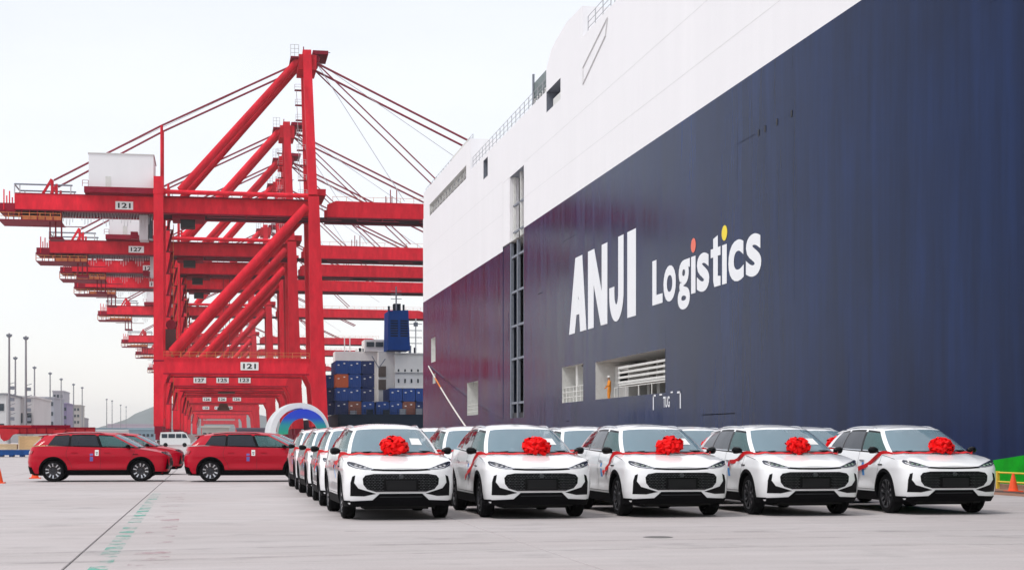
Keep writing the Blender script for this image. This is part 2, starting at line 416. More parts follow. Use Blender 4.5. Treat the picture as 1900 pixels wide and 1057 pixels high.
M_green = mat('green_bottom_paint', (.004, .36, .012), .6, spec=.1, var=.3, vscale=1.6)
M_wseam = mat('white_seam', (.70, .70, .70), .7, var=.1)
M_nseam = M_navy
M_deckin = mat('mooring_deck_grey', (.42, .43, .42), .7, var=.15, vscale=1.5)
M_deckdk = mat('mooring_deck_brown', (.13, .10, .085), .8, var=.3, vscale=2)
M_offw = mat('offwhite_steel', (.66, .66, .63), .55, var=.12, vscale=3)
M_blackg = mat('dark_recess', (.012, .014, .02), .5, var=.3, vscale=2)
M_frame = mat('grey_frame', (.20, .22, .26), .6, var=.2, vscale=3)

ship = thing('car_carrier_ship', 'huge navy and white car carrier ship moored along the quay behind the white cars', 'ship', (HX, 60, -3.771))
ship.scale = (1, 1, 1.034)
SP = Vector((HX, 60, -3.6))
def sobj(b, name, label=None, parent=None, **kw):          # built in world metres, parented under the ship
    o = b.obj(name, parent or ship, label, **kw)
    if parent is None: o.location = -SP
    return o
YF, YA = -45.0, hy(785)
ZB = 18.03; ZBA = 17.25; ZT = 28.1; ZTA = 27.0
YL0, YL1 = hy(972), hy(933)                                  # ladder recess
holes = [(hy(1082), hy(1043), 3.9, 6.4), (hy(1235), hy(1105), 3.9, 6.3), (hy(887), hy(867), 3.6, 6.75),
         (YL0, YL1, 3.07, 23.0), (hy(865), hy(797), 26.6, 27.9), (hy(905), hy(897), 24.9, 26.6), (hy(808), hy(800), 9.9, 12.6), (hy(808), hy(803), 7.5, 8.6),
         (hy(1040), hy(1014), 25.4, 26.9)]
def wall_cells(b, y0, y1, z0, z1, m, x=HX):
    ys = sorted({y0, y1} | {q for h in holes for q in h[:2] if y0 < q < y1})
    zs = sorted({z0, z1} | {q for h in holes for q in h[2:] if z0 < q < z1})
    for ya, yb in zip(ys, ys[1:]):
        for za, zb in zip(zs, zs[1:]):
            cy, cz = (ya + yb) / 2, (za + zb) / 2
            if any(h[0] < cy < h[1] and h[2] < cz < h[3] for h in holes): continue
            b.quad((x, ya, za), (x, ya, zb), (x, yb, zb), (x, yb, za), m)
b = MB()
wall_cells(b, YF, YL1, -1.5, ZB, M_navy); wall_cells(b, YL1, YA, -1.5, ZBA, M_navy)
b.quad((HX, YA, -1.5), (HX, YA, ZBA), (HX + 31, YA, ZBA), (HX + 31, YA, -1.5), M_navy)
b.quad((HX + 31, YF, -4), (HX + 31, YF, ZB), (HX + 31, YA, ZB), (HX + 31, YA, -4), M_navy)
b.quad((HX, YF, -1.5), (HX + 31, YF, -1.5), (HX + 31, YF, ZB), (HX, YF, ZB), M_navy)
sobj(b, 'hull')
b = MB(); b.bx(HX + .02, HX + 30.9, YF + .02, YA - .02, -8, -1.5, M_green)
gp = [(YF, 8.5)] + [(y, .737 + .0877 * (48.05 - y)) for y in (46, 50, 54)] + [(57, -.03), (62, -.3), (80, -.6), (80, -1.5), (YF, -1.5)]
b.prism([(p[0], p[1]) for p in gp], HX - .012, HX + .01, M_green, 'x')
sobj(b, 'underwater_hull', 'bright green bottom paint of the ship rising at the right')
b = MB()
wall_cells(b, YF, YL1, ZB, ZTA, M_hwhite); wall_cells(b, YL1, YA, ZBA, ZTA, M_hwhite)
ymid = hy(1046)
b.quad((HX, YF, ZTA), (HX, YF, ZT), (HX, ymid, ZT), (HX, ymid, ZTA), M_hwhite)
b.quad((HX, ymid, ZTA), (HX, ymid, ZT), (HX + 30, ymid, ZT), (HX + 30, ymid, ZTA), M_hwhite)
b.quad((HX, YF, ZT), (HX + 30, YF, ZT), (HX + 30, ymid, ZT), (HX, ymid, ZT), M_hwhite)
b.quad((HX, ymid, ZTA), (HX + 30, ymid, ZTA), (HX + 30, YA, ZTA), (HX, YA, ZTA), M_hwhite)
b.quad((HX, YA, ZBA), (HX, YA, ZTA), (HX + 31, YA, ZTA), (HX + 31, YA, ZBA), M_hwhite)
b.quad((HX + 31, YF, ZB), (HX + 31, YF, ZT), (HX + 31, YA, ZTA), (HX + 31, YA, ZB), M_hwhite)
sobj(b, 'upper_hull')
# deck houses
yb0, yb1 = hy(873), YA - .5
b = MB(); wall_cells(b, yb0, yb1, ZTA, 30.0, M_hwhite, HX)
b.bx(HX + .15, HX + 22, yb0 + .2, yb1, 28.3, 29.98, M_hwhite)
b.bx(HX + .005, HX + 18, yb0 + 2, yb0 + 12, 30.0, 30.25, M_offw)
for k in range(5): b.bx(HX + .5, HX + 1.2, yb0 + 4 + k * 6, yb0 + 5 + k * 6, 30, 30.7, M_offw)
b.quad((HX, yb0, ZTA), (HX, yb0, 30), (HX + 22, yb0, 30), (HX + 22, yb0, ZTA), M_hwhite)
sobj(b, 'deck_house')
b = MB(); y0, y1 = hy(1080), hy(1013)
poly = [(y0, ZTA), (y0, 30.2), (y0 + 5, 30.35), (y0 + 9, 29.9), (y1 - 1.6, 29.6), (y1, 28.6), (y1, ZTA)]
b.prism(poly, HX + .02, HX + 24, M_hwhite, 'x')
sobj(b, 'wheelhouse')
# railings on the top deck
def railing(b, p0, p1, h, m, step=1.8, bars=3, r=.035):
    p0, p1 = Vector(p0), Vector(p1); n = max(1, int((p1 - p0).length / step))
    for k in range(n + 1):
        p = p0.lerp(p1, k / n); b.tube(p, p + Vector((0, 0, h)), r, m, 4)
    for j in range(bars):
        z = Vector((0, 0, h * (j + 1) / bars)); b.tube(p0 + z, p1 + z, r * .8, m, 4)
b = MB()
M_rail = mat('grey_rail', (.42, .43, .45), .5, var=.1)
railing(b, (HX + .2, hy(1012), ZTA), (HX + .2, yb0 - .3, ZTA), 1.15, M_rail)
railing(b, (HX + .2, hy(1128), ZT), (HX + .2, hy(1086), ZT), 1.15, M_rail)
railing(b, (HX + .2, YF, ZT), (HX + .2, hy(1135), ZT), 1.15, M_rail)
railing(b, (HX + .3, yb0 + .3, 30), (HX + .3, yb1, 30), .5, M_rail, bars=2)
sobj(b, 'railing')
# small structures above deck: dark davit boxes
b = MB(); ya, yb_ = hy(1012), hy(984)
b.bx(HX + .3, HX + 5, ya + 1.0, yb_, 27.6, 28.9, mat('davit_grey', (.16, .2, .2), .5, var=.3, vscale=2))
for k in range(6): b.bx(HX + .25, HX + .32, ya + 1.2 + k * 1.0, ya + 1.5 + k * 1.0, 27.0, 27.6, M_offw)
b.tube((HX + .25, yb_, 26.9), (HX + .25, yb_, 29.6), .1, M_frame, 6)
sobj(b, 'davit')
# plate seams, raised weld lines
b = MB()
for z in (9.1, 15.2, 2.6, 6.9, 12.3): b.bx(HX - .004, HX + .01, YF, YL0 - .3, z - .009, z + .009, M_nseam) if z in (15.2, 3.3) else None
rnd = random.Random(9)
for k in range(30):
    y = rnd.uniform(62, 125); z = rnd.choice([2.6, 6.9, 9.1, 12.3, 15.2]); ln = rnd.uniform(1.5, 7)
    b.bx(HX - .003, HX + .01, y, y + ln, z - .02, z + .02, M_nseam)
for k in range(26):
    y = rnd.uniform(60, 185); z = rnd.uniform(1, 15)
    b.bx(HX - .003, HX + .01, y - .015, y + .015, z, min(z + rnd.uniform(1.5, 4), 16.8), M_nseam)
for u_, v_ in ((1408, 265), (1420, 258), (1442, 246), (1469, 231)):
    y = hy(u_); z = hz(u_, v_); b.bx(HX - .02, HX + .01, y - .1, y + .1, z - .14, z + .14, M_blackg)
sobj(b, 'plate_seam')
b = MB()
for z in (20.4, 23.2): b.bx(HX - .006, HX + .01, YF, YL0 - .3, z - .012, z + .012, M_wseam); b.bx(HX - .006, HX + .01, YL1 + .3, YA, z - .012, z + .012, M_wseam)
y = hy(1128)
b.path([(HX - .02, hy(1082), 26.0), (HX - .02, hy(1128), 27.6), (HX - .02, hy(1124), 26.6), (HX - .02, hy(1082), 24.9), (HX - .02, hy(1082), 26.0)], .05, M_wseam, 4)
sobj(b, 'plate_seam')
# --- openings
def recess(b, h, dep, mi, mb, floor=None):
    y0, y1, z0, z1 = h
    b.quad((HX, y0, z0), (HX + dep, y0, z0), (HX + dep, y0, z1), (HX, y0, z1), mi)
    b.quad((HX, y1, z0), (HX, y1, z1), (HX + dep, y1, z1), (HX + dep, y1, z0), mi)
    b.quad((HX, y0, z0), (HX, y1, z0), (HX + dep, y1, z0), (HX + dep, y0, z0), floor or mi)
    b.quad((HX, y0, z1), (HX + dep, y0, z1), (HX + dep, y1, z1), (HX, y1, z1), mi)
    b.quad((HX + dep, y0, z0), (HX + dep, y1, z0), (HX + dep, y1, z1), (HX + dep, y0, z1), mb)
# narrow opening
h = holes[0]; b = MB(); recess(b, h, 3.5, M_offw, M_deckin)
b.bx(HX + .4, HX + .8, h[0] + 3.4, h[0] + 4.0, h[2], h[3], M_offw); b.bx(HX + 1.6, HX + 1.9, h[0] + 4.9, h[0] + 5.3, h[2], h[3], M_offw)
railing(b, (HX + .1, h[0], h[2]), (HX + .1, h[1], h[2]), 1.05, M_offw, 1.1)
b.beam((HX + .6, h[0] + .2, 5.4), (HX + .6, h[0] + 2.6, 6.35), .25, .12, M_deckin)
sobj(b, 'mooring_opening')
# wide opening with stowed gangway
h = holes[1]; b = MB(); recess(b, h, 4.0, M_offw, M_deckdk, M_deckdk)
for yq in (.3, 3.0, 4.2, 6.3, 8.4, 10.8, 12.9): b.bx(HX + 2.6, HX + 2.9, h[0] + yq, h[0] + yq + .22, h[2], h[3], M_offw)
b.bx(HX + 2.2, HX + 3.2, h[0] + 7, h[0] + 8.2, 4.9, 5.9, M_deckin)
railing(b, (HX + .08, h[0] + .2, h[2]), (HX + .08, h[1] - 4.8, h[2]), .6, M_offw, 2.4, 1)
for k in range(5): b.bx(HX + 1.2, HX + 1.9, h[0] + 1 + k * 2.2, h[0] + 1.6 + k * 2.2, h[2], h[2] + .75, M_deckin)
b.bx(HX + 1.3, HX + 3.9, h[1] - 3.6, h[1] - .02, h[2], h[3] - .3, M_offw)
sobj(b, 'mooring_opening')
b = MB(); ga, gb = h[0] + .9, h[1] - 5.0
for z in (4.75, 5.05, 5.35, 5.65): b.bx(HX + .25, HX + .42, ga, gb, z, z + .13, M_offw)
for k in range(0, 12, 11): b.bx(HX + .28, HX + .38, ga + (gb - ga) * k / 11 - .04, ga + (gb - ga) * k / 11 + .04, 4.7, 5.78, M_offw)
b.bx(HX + .25, HX + .95, ga, gb, 4.62, 4.72, M_offw)
b.bx(HX + .3, HX + .9, gb, gb + .25, 4.7, 5.6, M_blackg)
o = b.obj('gangway'); o.scale = (1, 1, 1.034); o.location = (0, 0, -.049); tag(o, 'white ribbed gangway stowed inside the wide opening in the navy hull', 'gangway')
h = holes[2]; b = MB(); recess(b, h, 2.5, M_offw, M_deckin)
b.bx(HX + .3, HX + .7, h[0] + .4, h[0] + 1.5, h[2], h[2] + 1.4, mat('green_machine', (.05, .25, .12), .5, var=.2)); b.bx(HX + .5, HX + .8, h[0] + .2, h[0] + .9, h[2] + 1.5, h[2] + 2.7, mat('rust_box', (.28, .12, .05), .7, var=.3))
railing(b, (HX + .08, h[0], h[2]), (HX + .08, h[1], h[2]), 1.0, M_offw, 1.2)
sobj(b, 'pilot_door')
for h in holes[6:8]:
    b = MB(); recess(b, h, 1.2, M_offw, M_offw); sobj(b, 'side_port')
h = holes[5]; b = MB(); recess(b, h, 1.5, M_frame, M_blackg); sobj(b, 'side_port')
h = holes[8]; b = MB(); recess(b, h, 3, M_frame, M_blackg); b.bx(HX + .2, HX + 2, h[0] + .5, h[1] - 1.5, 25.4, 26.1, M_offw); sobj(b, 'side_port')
h = holes[4]; b = MB(); recess(b, h, 2.5, M_offw, M_frame)
n = 9
for k in range(n + 1):
    y = h[0] + (h[1] - h[0]) * k / n
    b.bx(HX + .3, HX + .5, y - .12, y + .12, h[2], h[3], M_offw)
    if k < n: b.beam((HX + .4, y, h[3]), (HX + .4, y + (h[1] - h[0]) / n, h[2]), .15, .15, M_frame)
railing(b, (HX + .05, h[0], h[2]), (HX + .05, h[1], h[2]), .8, M_offw, 2)
sobj(b, 'deck_opening')
# ladder recess: lower dark panels, upper white panels
y0, y1 = YL0, YL1
b = MB()
b.quad((HX, y0, 3.07), (HX + 1.6, y0, 3.07), (HX + 1.6, y0, 17.6), (HX, y0, 17.6), M_navy)
b.quad((HX, y1, 3.07), (HX, y1, 17.6), (HX + 1.6, y1, 17.6), (HX + 1.6, y1, 3.07), M_navy)
b.quad((HX, y0, 3.07), (HX, y1, 3.07), (HX + 1.6, y1, 3.07), (HX + 1.6, y0, 3.07), M_navy)
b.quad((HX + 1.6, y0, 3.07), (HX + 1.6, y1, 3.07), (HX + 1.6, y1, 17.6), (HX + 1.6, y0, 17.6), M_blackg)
b.quad((HX, y0, 17.6), (HX + 1.2, y0, 17.6), (HX + 1.2, y0, 23), (HX, y0, 23), M_offw)
b.quad((HX, y1, 17.6), (HX, y1, 23), (HX + 1.2, y1, 23), (HX + 1.2, y1, 17.6), M_offw)
b.quad((HX, y0, 23), (HX + 1.6, y0, 23), (HX + 1.6, y1, 23), (HX, y1, 23), M_frame)
b.quad((HX + 1.2, y0, 17.6), (HX + 1.2, y1, 17.6), (HX + 1.2, y1, 23), (HX + 1.2, y0, 23), M_hwhite)
b.quad((HX, y0, 17.6), (HX, y1, 17.6), (HX + 1.6, y1, 17.6), (HX + 1.6, y0, 17.6), M_offw)
sobj(b, 'ladder_recess')
yw = y1 - y0
b = MB()
for yy_ in (y0 + .2, y0 + yw * .33, y0 + yw * .64): b.bx(HX + .05, HX + .30, yy_ - .18, yy_ + .18, 3.07, 17.5, M_frame)
for z in (4.3, 7.9, 10.6, 13.4, 16.3): b.bx(HX + .1, HX + .28, y0, y0 + yw * .66, z - .09, z + .09, M_frame)
b.bx(HX + .03, HX + .5, y0 + yw * .66, y1, 3.07, 17.5, M_navy)
b.bx(HX + .2, HX + .25, y0, y1, 3.07, 3.5, M_blackg)
for yy_ in (y0 + .2, y0 + yw * .33, y0 + yw * .64): b.bx(HX + .3, HX + .5, yy_ - .1, yy_ + .1, 17.65, 23, M_offw)
for z in (20.6, 18.4): b.bx(HX + .3, HX + .5, y0, y0 + yw * .66, z - .06, z + .06, M_frame)
b.bx(HX + .01, HX + .8, y0 + yw * .66, y1, 17.65, 23, M_hwhite)
for q in range(5):
    b.bx(HX + .26, HX + .3, y0 + .9, y0 + 1.1, 18 + q * .3, 18.04 + q * .3, M_frame)
sobj(b, 'recess_frame')
# --- lettering
M_letw = mat('white_lettering', (.80, .82, .84), .45, var=.02, vscale=.4)
M_letr = mat('coral_dot', (.80, .16, .10), .45, var=.05); M_lety = mat('yellow_dot', (.85, .66, .03), .45, var=.05)
def poly_letter(polys, name='letter', m=M_letw, label=None):
    b = MB()
    for i_, p in enumerate(polys): b.prism([(HXy, z) for HXy, z in p], HX - .02 - .004 * i_, HX - .010, m, 'x')
    return sobj(b, name, label)
# ANJI spans Y 110 -> 92.3 (left to right), Z 8.5 .. 13.6
def lx(u): return hy(u)
zb_, zt_ = 8.55, 13.62
def U(u, z): return (lx(u), z)
poly_letter([[U(1056.5, zb_), U(1067, zb_), U(1080.5, zt_), U(1068, zt_)], [U(1077, zb_), U(1088.5, zb_), U(1080.8, zt_), U(1070.2, zt_)],
             [U(1063, 9.75), U(1083, 9.75), U(1082, 10.75), U(1066, 10.75)]])
poly_letter([[U(1091.5, zb_), U(1102, zb_), U(1102, zt_), U(1091.5, zt_)], [U(1117, zb_), U(1127.5, zb_), U(1127.5, zt_), U(1117, zt_)],
             [U(1091.6, zt_ - .01), U(1103, zt_ - .01), U(1127.4, zb_ + .01), U(1115.5, zb_ + .01)]])
jc = (lx(1144.5), 10.3)
def arc(cy, cz, ry, rz, a0, a1, n=12): return [(cy + ry * math.cos(R(a0 + (a1 - a0) * k / n)), cz + rz * math.sin(R(a0 + (a1 - a0) * k / n))) for k in range(n + 1)]
yo, yi = lx(1131), lx(1157.5)
cy = (yo + yi) / 2; ro = abs(yo - yi) / 2; wj = 1.32
b = MB()
outer = arc(cy, 10.25, ro, 1.72, 0, -180, 16); inner = arc(cy, 10.25, ro - wj, .68, -180, 0, 16)
ring = outer + inner
b.prism([(y_, z_) for y_, z_ in ring], HX - .02, HX - .012, M_letw, 'x')
b.prism([(yi, 10.25), (yi + wj, 10.25), (yi + wj, zt_), (yi, zt_)], HX - .02, HX - .012, M_letw, 'x')
b.prism([(yo, 10.25), (yo - wj, 10.25), (yo - wj, 10.7), (yo, 10.7)], HX - .02, HX - .012, M_letw, 'x')
sobj(b, 'letter')
poly_letter([[U(1164.5, zb_), U(1180.5, zb_), U(1180.5, zt_), U(1164.5, zt_)]])
def glyph(ch, ua, ub, z0, z1):
    me = text_mesh(ch, 1, .03)
    co = np.array([v.co[:] for v in me.vertices]); x0, y0 = co[:, 0].min(), co[:, 1].min(); x1, y1 = co[:, 0].max(), co[:, 1].max()
    ya, yb_ = hy(ua), hy(ub)
    for v in me.vertices:
        a = (v.co.x - x0) / (x1 - x0); c = (v.co.y - y0) / (y1 - y0)
        v.co = Vector((HX - .014, ya + (yb_ - ya) * a, z0 + (z1 - z0) * c))
    me.materials.clear(); me.materials.append(M_letw)
    o = bpy.data.objects.new('letter', me); COL.objects.link(o); o.parent = ship; o.location = -SP
xh = 10.72; bl_ = 8.83
poly_letter([[U(1211, bl_), U(1218.5, bl_), U(1218.5, 11.3), U(1211, 11.3)], [U(1218.4, bl_), U(1230, bl_), U(1230, bl_ + .52), U(1218.4, bl_ + .52)]])
glyph('o', 1231.5, 1254.5, bl_ - .05, xh)
glyph('g', 1258, 1280.5, 8.15, xh)
poly_letter([[U(1283, bl_), U(1291, bl_), U(1291, xh), U(1283, xh)]])
glyph('s', 1293.5, 1316.5, bl_ - .05, xh)
poly_letter([[U(1324, bl_ + .3), U(1326, bl_), U(1337.5, bl_), U(1337.5, bl_ + .45), U(1332.5, bl_ + .5), U(1332.5, 11.3), U(1324, 11.2)], [U(1319.5, xh - .42), U(1337.5, xh - .42), U(1337.5, xh), U(1319.5, xh)]])
poly_letter([[U(1340.5, bl_), U(1349, bl_), U(1349, xh), U(1340.5, xh)]])
glyph('c', 1352, 1380.5, bl_ - .05, xh)
glyph('s', 1384.5, 1413, bl_ - .05, xh)
for u_, mm, lb in ((1287, M_letr, 'coral dot over the first i'), (1344.7, M_lety, 'yellow dot over the second i')):
    y_ = hy(u_); b = MB(); b.prism(arc(y_, 11.28, .43, .37, 0, 360, 20)[:-1], HX - .02, HX - .012, mm, 'x'); sobj(b, 'letter_dot', lb)
# tug marking: brackets and word
b = MB(); z0 = 3.05
for (ua, ub, z_a, z_b) in ((1212, 1213.6, 3.0, 3.85), (1212, 1217, 3.75, 3.85), (1262, 1263.8, 3.0, 3.9), (1257, 1263.8, 3.8, 3.9)):
    b.bx(HX - .02, HX - .012, hy(ub), hy(ua), z_a, z_b, M_letw)
    if ua in (1212, 1257) and ub > 1216: sobj(b, 'bracket_mark'); b = MB()
for (ua, ub, z_a, z_b) in ((1224, 1229, 3.78, 3.86), (1245, 1249, 3.85, 3.93)): b = MB(); b.bx(HX - .02, HX - .012, hy(ub), hy(ua), z_a, z_b, M_letw); sobj(b, 'tick_mark')
b = text_mesh('TUG', 1, .02)
co = np.array([v.co[:] for v in b.vertices]); x0, x1, y0, y1 = co[:, 0].min(), co[:, 0].max(), co[:, 1].min(), co[:, 1].max()
for v in b.vertices:
    v.co = Vector((HX - .014, hy(1231) + (hy(1243) - hy(1231)) * (v.co.x - x0) / (x1 - x0), 3.1 + .6 * (v.co.y - y0) / (y1 - y0)))
b.materials.clear(); b.materials.append(M_letw)
o = bpy.data.objects.new('tug_lettering', b); COL.objects.link(o); o.parent = ship; o.location = -SP
# mooring rope and bollard
M_rope = mat('mooring_rope', (.72, .68, .62), .8, var=.25, vscale=20, bump=.5, bscale=30); M_orope = mat('orange_rope_wrap', (.75, .22, .04), .8, var=.2)
P0 = Vector((HX - .05, hy(796), hz(796, 679))); P1 = Vector((22.2, 131.8, .55))
pts = []
for k in range(25):
    t_ = k / 24; p = P0.lerp(P1, t_); p.z -= 4 * .35 * t_ * (1 - t_); pts.append(p)
b = MB()
for k in range(24): b.tube(pts[k], pts[k + 1], .08, M_orope if 4 <= k <= 6 else M_rope, 6, caps=False)
tag(b.obj('mooring_rope'), 'white mooring rope with an orange wrap slanting from the ship stern down to the quay', 'rope')
b = MB(); b.lathe([(0, .45), (.05, .42), (.12, .22), (.45, .2), (.5, .34), (.62, .36), (.68, .2), (.69, .01)], mat('bollard_iron', (.05, .05, .055), .5, metal=.3, var=.3), 20, 'z')
o = b.obj('mooring_bollard'); o.location = (22.1, 131.6, 0); tag(o, 'black iron bollard holding the mooring rope near the quay edge', 'bollard')

# person in orange overalls inside the opening
def person(loc, rz):
    root = thing('person', 'person in orange work overalls and white helmet standing in the wide hull opening', 'person', loc, rz)
    J = {'pel': (0, 0, .95, .15), 'ab': (0, .01, 1.12, .14), 'ch': (0, 0, 1.34, .17), 'nk': (0, -.01, 1.5, .06), 'hd': (0, -.03, 1.60, .095), 'hd2': (0, -.03, 1.70, .09)}
    E = [('pel', 'ab'), ('ab', 'ch'), ('ch', 'nk'), ('nk', 'hd'), ('hd', 'hd2')]
    for s, nme in ((1, 'r'), (-1, 'l')):
        J['sh' + nme] = (s * .19, 0, 1.42, .075); J['el' + nme] = (s * .27, -.03 - .05 * (s > 0), 1.15, .055)
        J['wr' + nme] = (s * .24, -.22, .98 + .14 * (s > 0), .038); J['ha' + nme] = (s * .22, -.30, .98 + .16 * (s > 0), .045)
        J['hp' + nme] = (s * .10, 0, .88, .11); J['kn' + nme] = (s * .12, -.03, .50, .075); J['an' + nme] = (s * .13, .02, .09, .05); J['to' + nme] = (s * .14, -.14, .05, .045)
        E += [('ch', 'sh' + nme), ('sh' + nme, 'el' + nme), ('el' + nme, 'wr' + nme), ('wr' + nme, 'ha' + nme), ('pel', 'hp' + nme), ('hp' + nme, 'kn' + nme), ('kn' + nme, 'an' + nme), ('an' + nme, 'to' + nme)]
    ks = list(J); me = bpy.data.meshes.new('body'); me.from_pydata([J[k][:3] for k in ks], [(ks.index(a), ks.index(c)) for a, c in E], [])
    o = bpy.data.objects.new('body', me); COL.objects.link(o)
    o.modifiers.new('skin', 'SKIN'); o.modifiers.new('sub', 'SUBSURF').levels = 2
    o.modifiers['sub'].render_levels = 2
    for i, k in enumerate(ks): me.skin_vertices[0].data[i].radius = (J[k][3], J[k][3] * (.8 if k in ('ch', 'ab', 'pel') else 1))
    me.skin_vertices[0].data[0].use_root = True
    dg = bpy.context.evaluated_depsgraph_get(); m2 = bpy.data.meshes.new_from_object(o.evaluated_get(dg))
    bpy.data.objects.remove(o)
    Mo = mat('orange_overalls', (.75, .27, .03), .8, var=.12, vscale=9); Ms = mat('skin', (.45, .27, .19), .55, var=.05); Mb = mat('work_boots', (.05, .04, .035), .6, var=.2)
    for q in (Mo, Ms, Mb): m2.materials.append(q)
    for p in m2.polygons:
        c = p.center; p.use_smooth = True
        p.material_index = 1 if (c.z > 1.5 or (c.y < -.24 and c.z > .8)) else (2 if c.z < .13 else 0)
    o = bpy.data.objects.new('body', m2); COL.objects.link(o); o.parent = root
    b = MB(); b.lathe([(1.70, .135), (1.705, .115), (1.76, .105), (1.81, .07), (1.825, .01)], M_whites, 16, 'z', (0, -.02, 0)); b.box((0, -.14, 1.708), (.16, .08, .015), M_whites)
    b.obj('helmet', root)
    b = MB()
    for s in (-1, 1): b.box((s * .035, -.118, 1.64), (.022, .012, .012), Mb)
    b.box((0, -.13, 1.61), (.022, .03, .035), Ms); b.box((0, -.116, 1.57), (.05, .01, .01), mat('lips', (.35, .13, .11), .5, var=.05))
    b.obj('face', root)
    return root
person((HX + .45, hy(1118), 3.70), R(-90))
b = MB(); b.bx(HX + .02, HX + 1.2, hy(1124), hy(1106), 3.42, 3.62, M_deckdk); sobj(b, 'standing_step')

# ================================================================== container ship
CY0 = 306.0
def cx(u, Y=CY0): return at(u, 700, Y)[0]
def cz(v, Y=CY0, u=680): return at(u, v, Y)[1]
M_dnavy = mat('dark_ship_hull', (.006, .014, .03), .6, spec=.05, var=.3, vscale=.4); M_cw = mat('ship_white', (.80, .79, .76), .6, var=.08, vscale=.5)
M_fblue = mat('funnel_blue', (.002, .045, .23), .6, spec=.05, var=.12, vscale=.6); M_dk = mat('dark_glass', (.03, .045, .06), .2, var=.1)
cs = thing('container_ship', 'dark hulled container ship with white accommodation and blue funnel behind the crane leg', 'ship', (40, CY0, -3.6))
CP = Vector((40, CY0, -3.6))
def cobj(b, name, label=None):
    o = b.obj(name, cs, label); o.location = -CP; return o
b = MB(); zt = cz(768)
b.prism([(23.6, -5), (23.6, zt), (57, zt), (57, -5)], CY0, CY0 + 150, M_dnavy)
b.bx(24, 56.5, CY0 - .6, CY0, 1.5, zt - .6, M_dnavy)
cobj(b, 'hull')
b = MB(); railing(b, (23.8, CY0 + .1, zt), (56, CY0 + .1, zt), 1.1, M_dnavy, 1.6)
for k in range(6): b.bx(26 + k * 3.2, 27.2 + k * 3.2, CY0 + .4, CY0 + 1.6, zt, zt + random.uniform(.6, 1.3), random.choice([M_dnavy, M_frame, M_deckdk]))
cobj(b, 'stern_railing')
Yw = CY0 + 16
b = MB()
b.bx(cx(733, Yw), cx(800, Yw), Yw, Yw + 12, zt, cz(655, Yw), M_cw)
b.bx(cx(703, Yw + 2), cx(733, Yw + 2), Yw + 2, Yw + 12, zt, cz(652, Yw + 2), M_cw)
b.bx(cx(622, Yw + 6), cx(722, Yw + 6), Yw + 6, Yw + 12, zt, cz(652, Yw + 6), M_cw)
b.bx(cx(676, Yw + 6), cx(716, Yw + 6), Yw + 5, Yw + 12, cz(652, Yw + 6), cz(630, Yw + 6), M_cw)
for z in (cz(690, Yw), cz(720, Yw), cz(655, Yw)): b.bx(cx(733, Yw), cx(800, Yw), Yw - .5, Yw, z - .1, z + .12, M_offw)
cobj(b, 'accommodation')
b = MB()
for k in range(2): b.bx(cx(680 + k * 17, Yw + 5), cx(694 + k * 17, Yw + 5), Yw + 4.8, Yw + 4.98, cz(643, Yw + 5), cz(634, Yw + 5), M_dk)
for r_ in range(3):
    for k in range(4): b.bx(cx(738 + k * 12, Yw), cx(741 + k * 12, Yw), Yw - .08, Yw - .02, cz(684 + r_ * 18, Yw) - .8, cz(684 + r_ * 18, Yw), M_dk)
cobj(b, 'window')
b = MB(); b.bx(cx(704, Yw), cx(718, Yw), Yw + 1.7, Yw + 1.98, cz(698, Yw), cz(678, Yw), M_deckdk); b.bx(cx(704, Yw), cx(718, Yw), Yw + 1.7, Yw + 1.98, cz(722, Yw), cz(703, Yw), M_deckdk)
cobj(b, 'vent_panel')
b = MB(); fx0, fx1 = cx(717, Yw), cx(758, Yw)
b.prism([(fx0, cz(650, Yw)), (fx0 + .1, cz(578, Yw)), (fx1 - .4, cz(576, Yw)), (fx1, cz(650, Yw))], Yw - 3, Yw + 5, M_fblue)
for k in range(7):
    z = cz(596 + k * 4.6, Yw)
    for s in (0, 1): b.bx(fx0 + .5 + s * 2.0, fx0 + 2.0 + s * 2.0, Yw - 3.05, Yw - 3.0, z - .16, z + .12, M_dnavy)
for k in range(4): b.tube((fx0 + .5 + k * 1.0, Yw, cz(578, Yw)), (fx0 + .5 + k * 1.0, Yw, cz(567 - (k % 2) * 3, Yw)), .22, M_dnavy, 8)
b.bx(fx0 + 1.4, fx0 + 2.8, Yw - 1, Yw + 1, cz(577, Yw), cz(563, Yw), M_dnavy)
cobj(b, 'funnel')
b = MB(); mx_ = cx(733, Yw)
b.tube((mx_, Yw - 2, cz(576, Yw)), (mx_, Yw - 2, cz(532, Yw)), .16, M_frame, 6)
for v in (547, 555, 541): b.tube((mx_ - 1.1, Yw - 2, cz(v, Yw)), (mx_ + 1.1, Yw - 2, cz(v, Yw)), .07, M_frame, 4)
cobj(b, 'mast')
mx2 = cx(771, Yw); b = MB()
b.tube((mx2, Yw - .4, cz(655, Yw)), (mx2, Yw - .4, cz(590, Yw)), .14, M_cw, 6)
for v in (600, 612, 625, 636): b.tube((mx2 - 1.3, Yw - .4, cz(v, Yw)), (mx2 + 1.3, Yw - .4, cz(v, Yw)), .07, M_frame, 4)
b.bx(mx2 - .4, mx2 + .4, Yw - .8, Yw, cz(604, Yw), cz(597, Yw), M_frame); cobj(b, 'mast')
for u_ in (650, 640): b = MB(); b.tube((cx(u_, Yw + 6), Yw + 7, cz(652, Yw)), (cx(u_, Yw + 6), Yw + 7, cz(622, Yw)), .12, M_cw, 5); cobj(b, 'antenna')
b = MB(); b.path([(cx(715, Yw), Yw, cz(665, Yw)), (cx(703, Yw), Yw, cz(682, Yw)), (cx(690, Yw), Yw, cz(660, Yw))], .1, M_frame, 5); cobj(b, 'derrick')
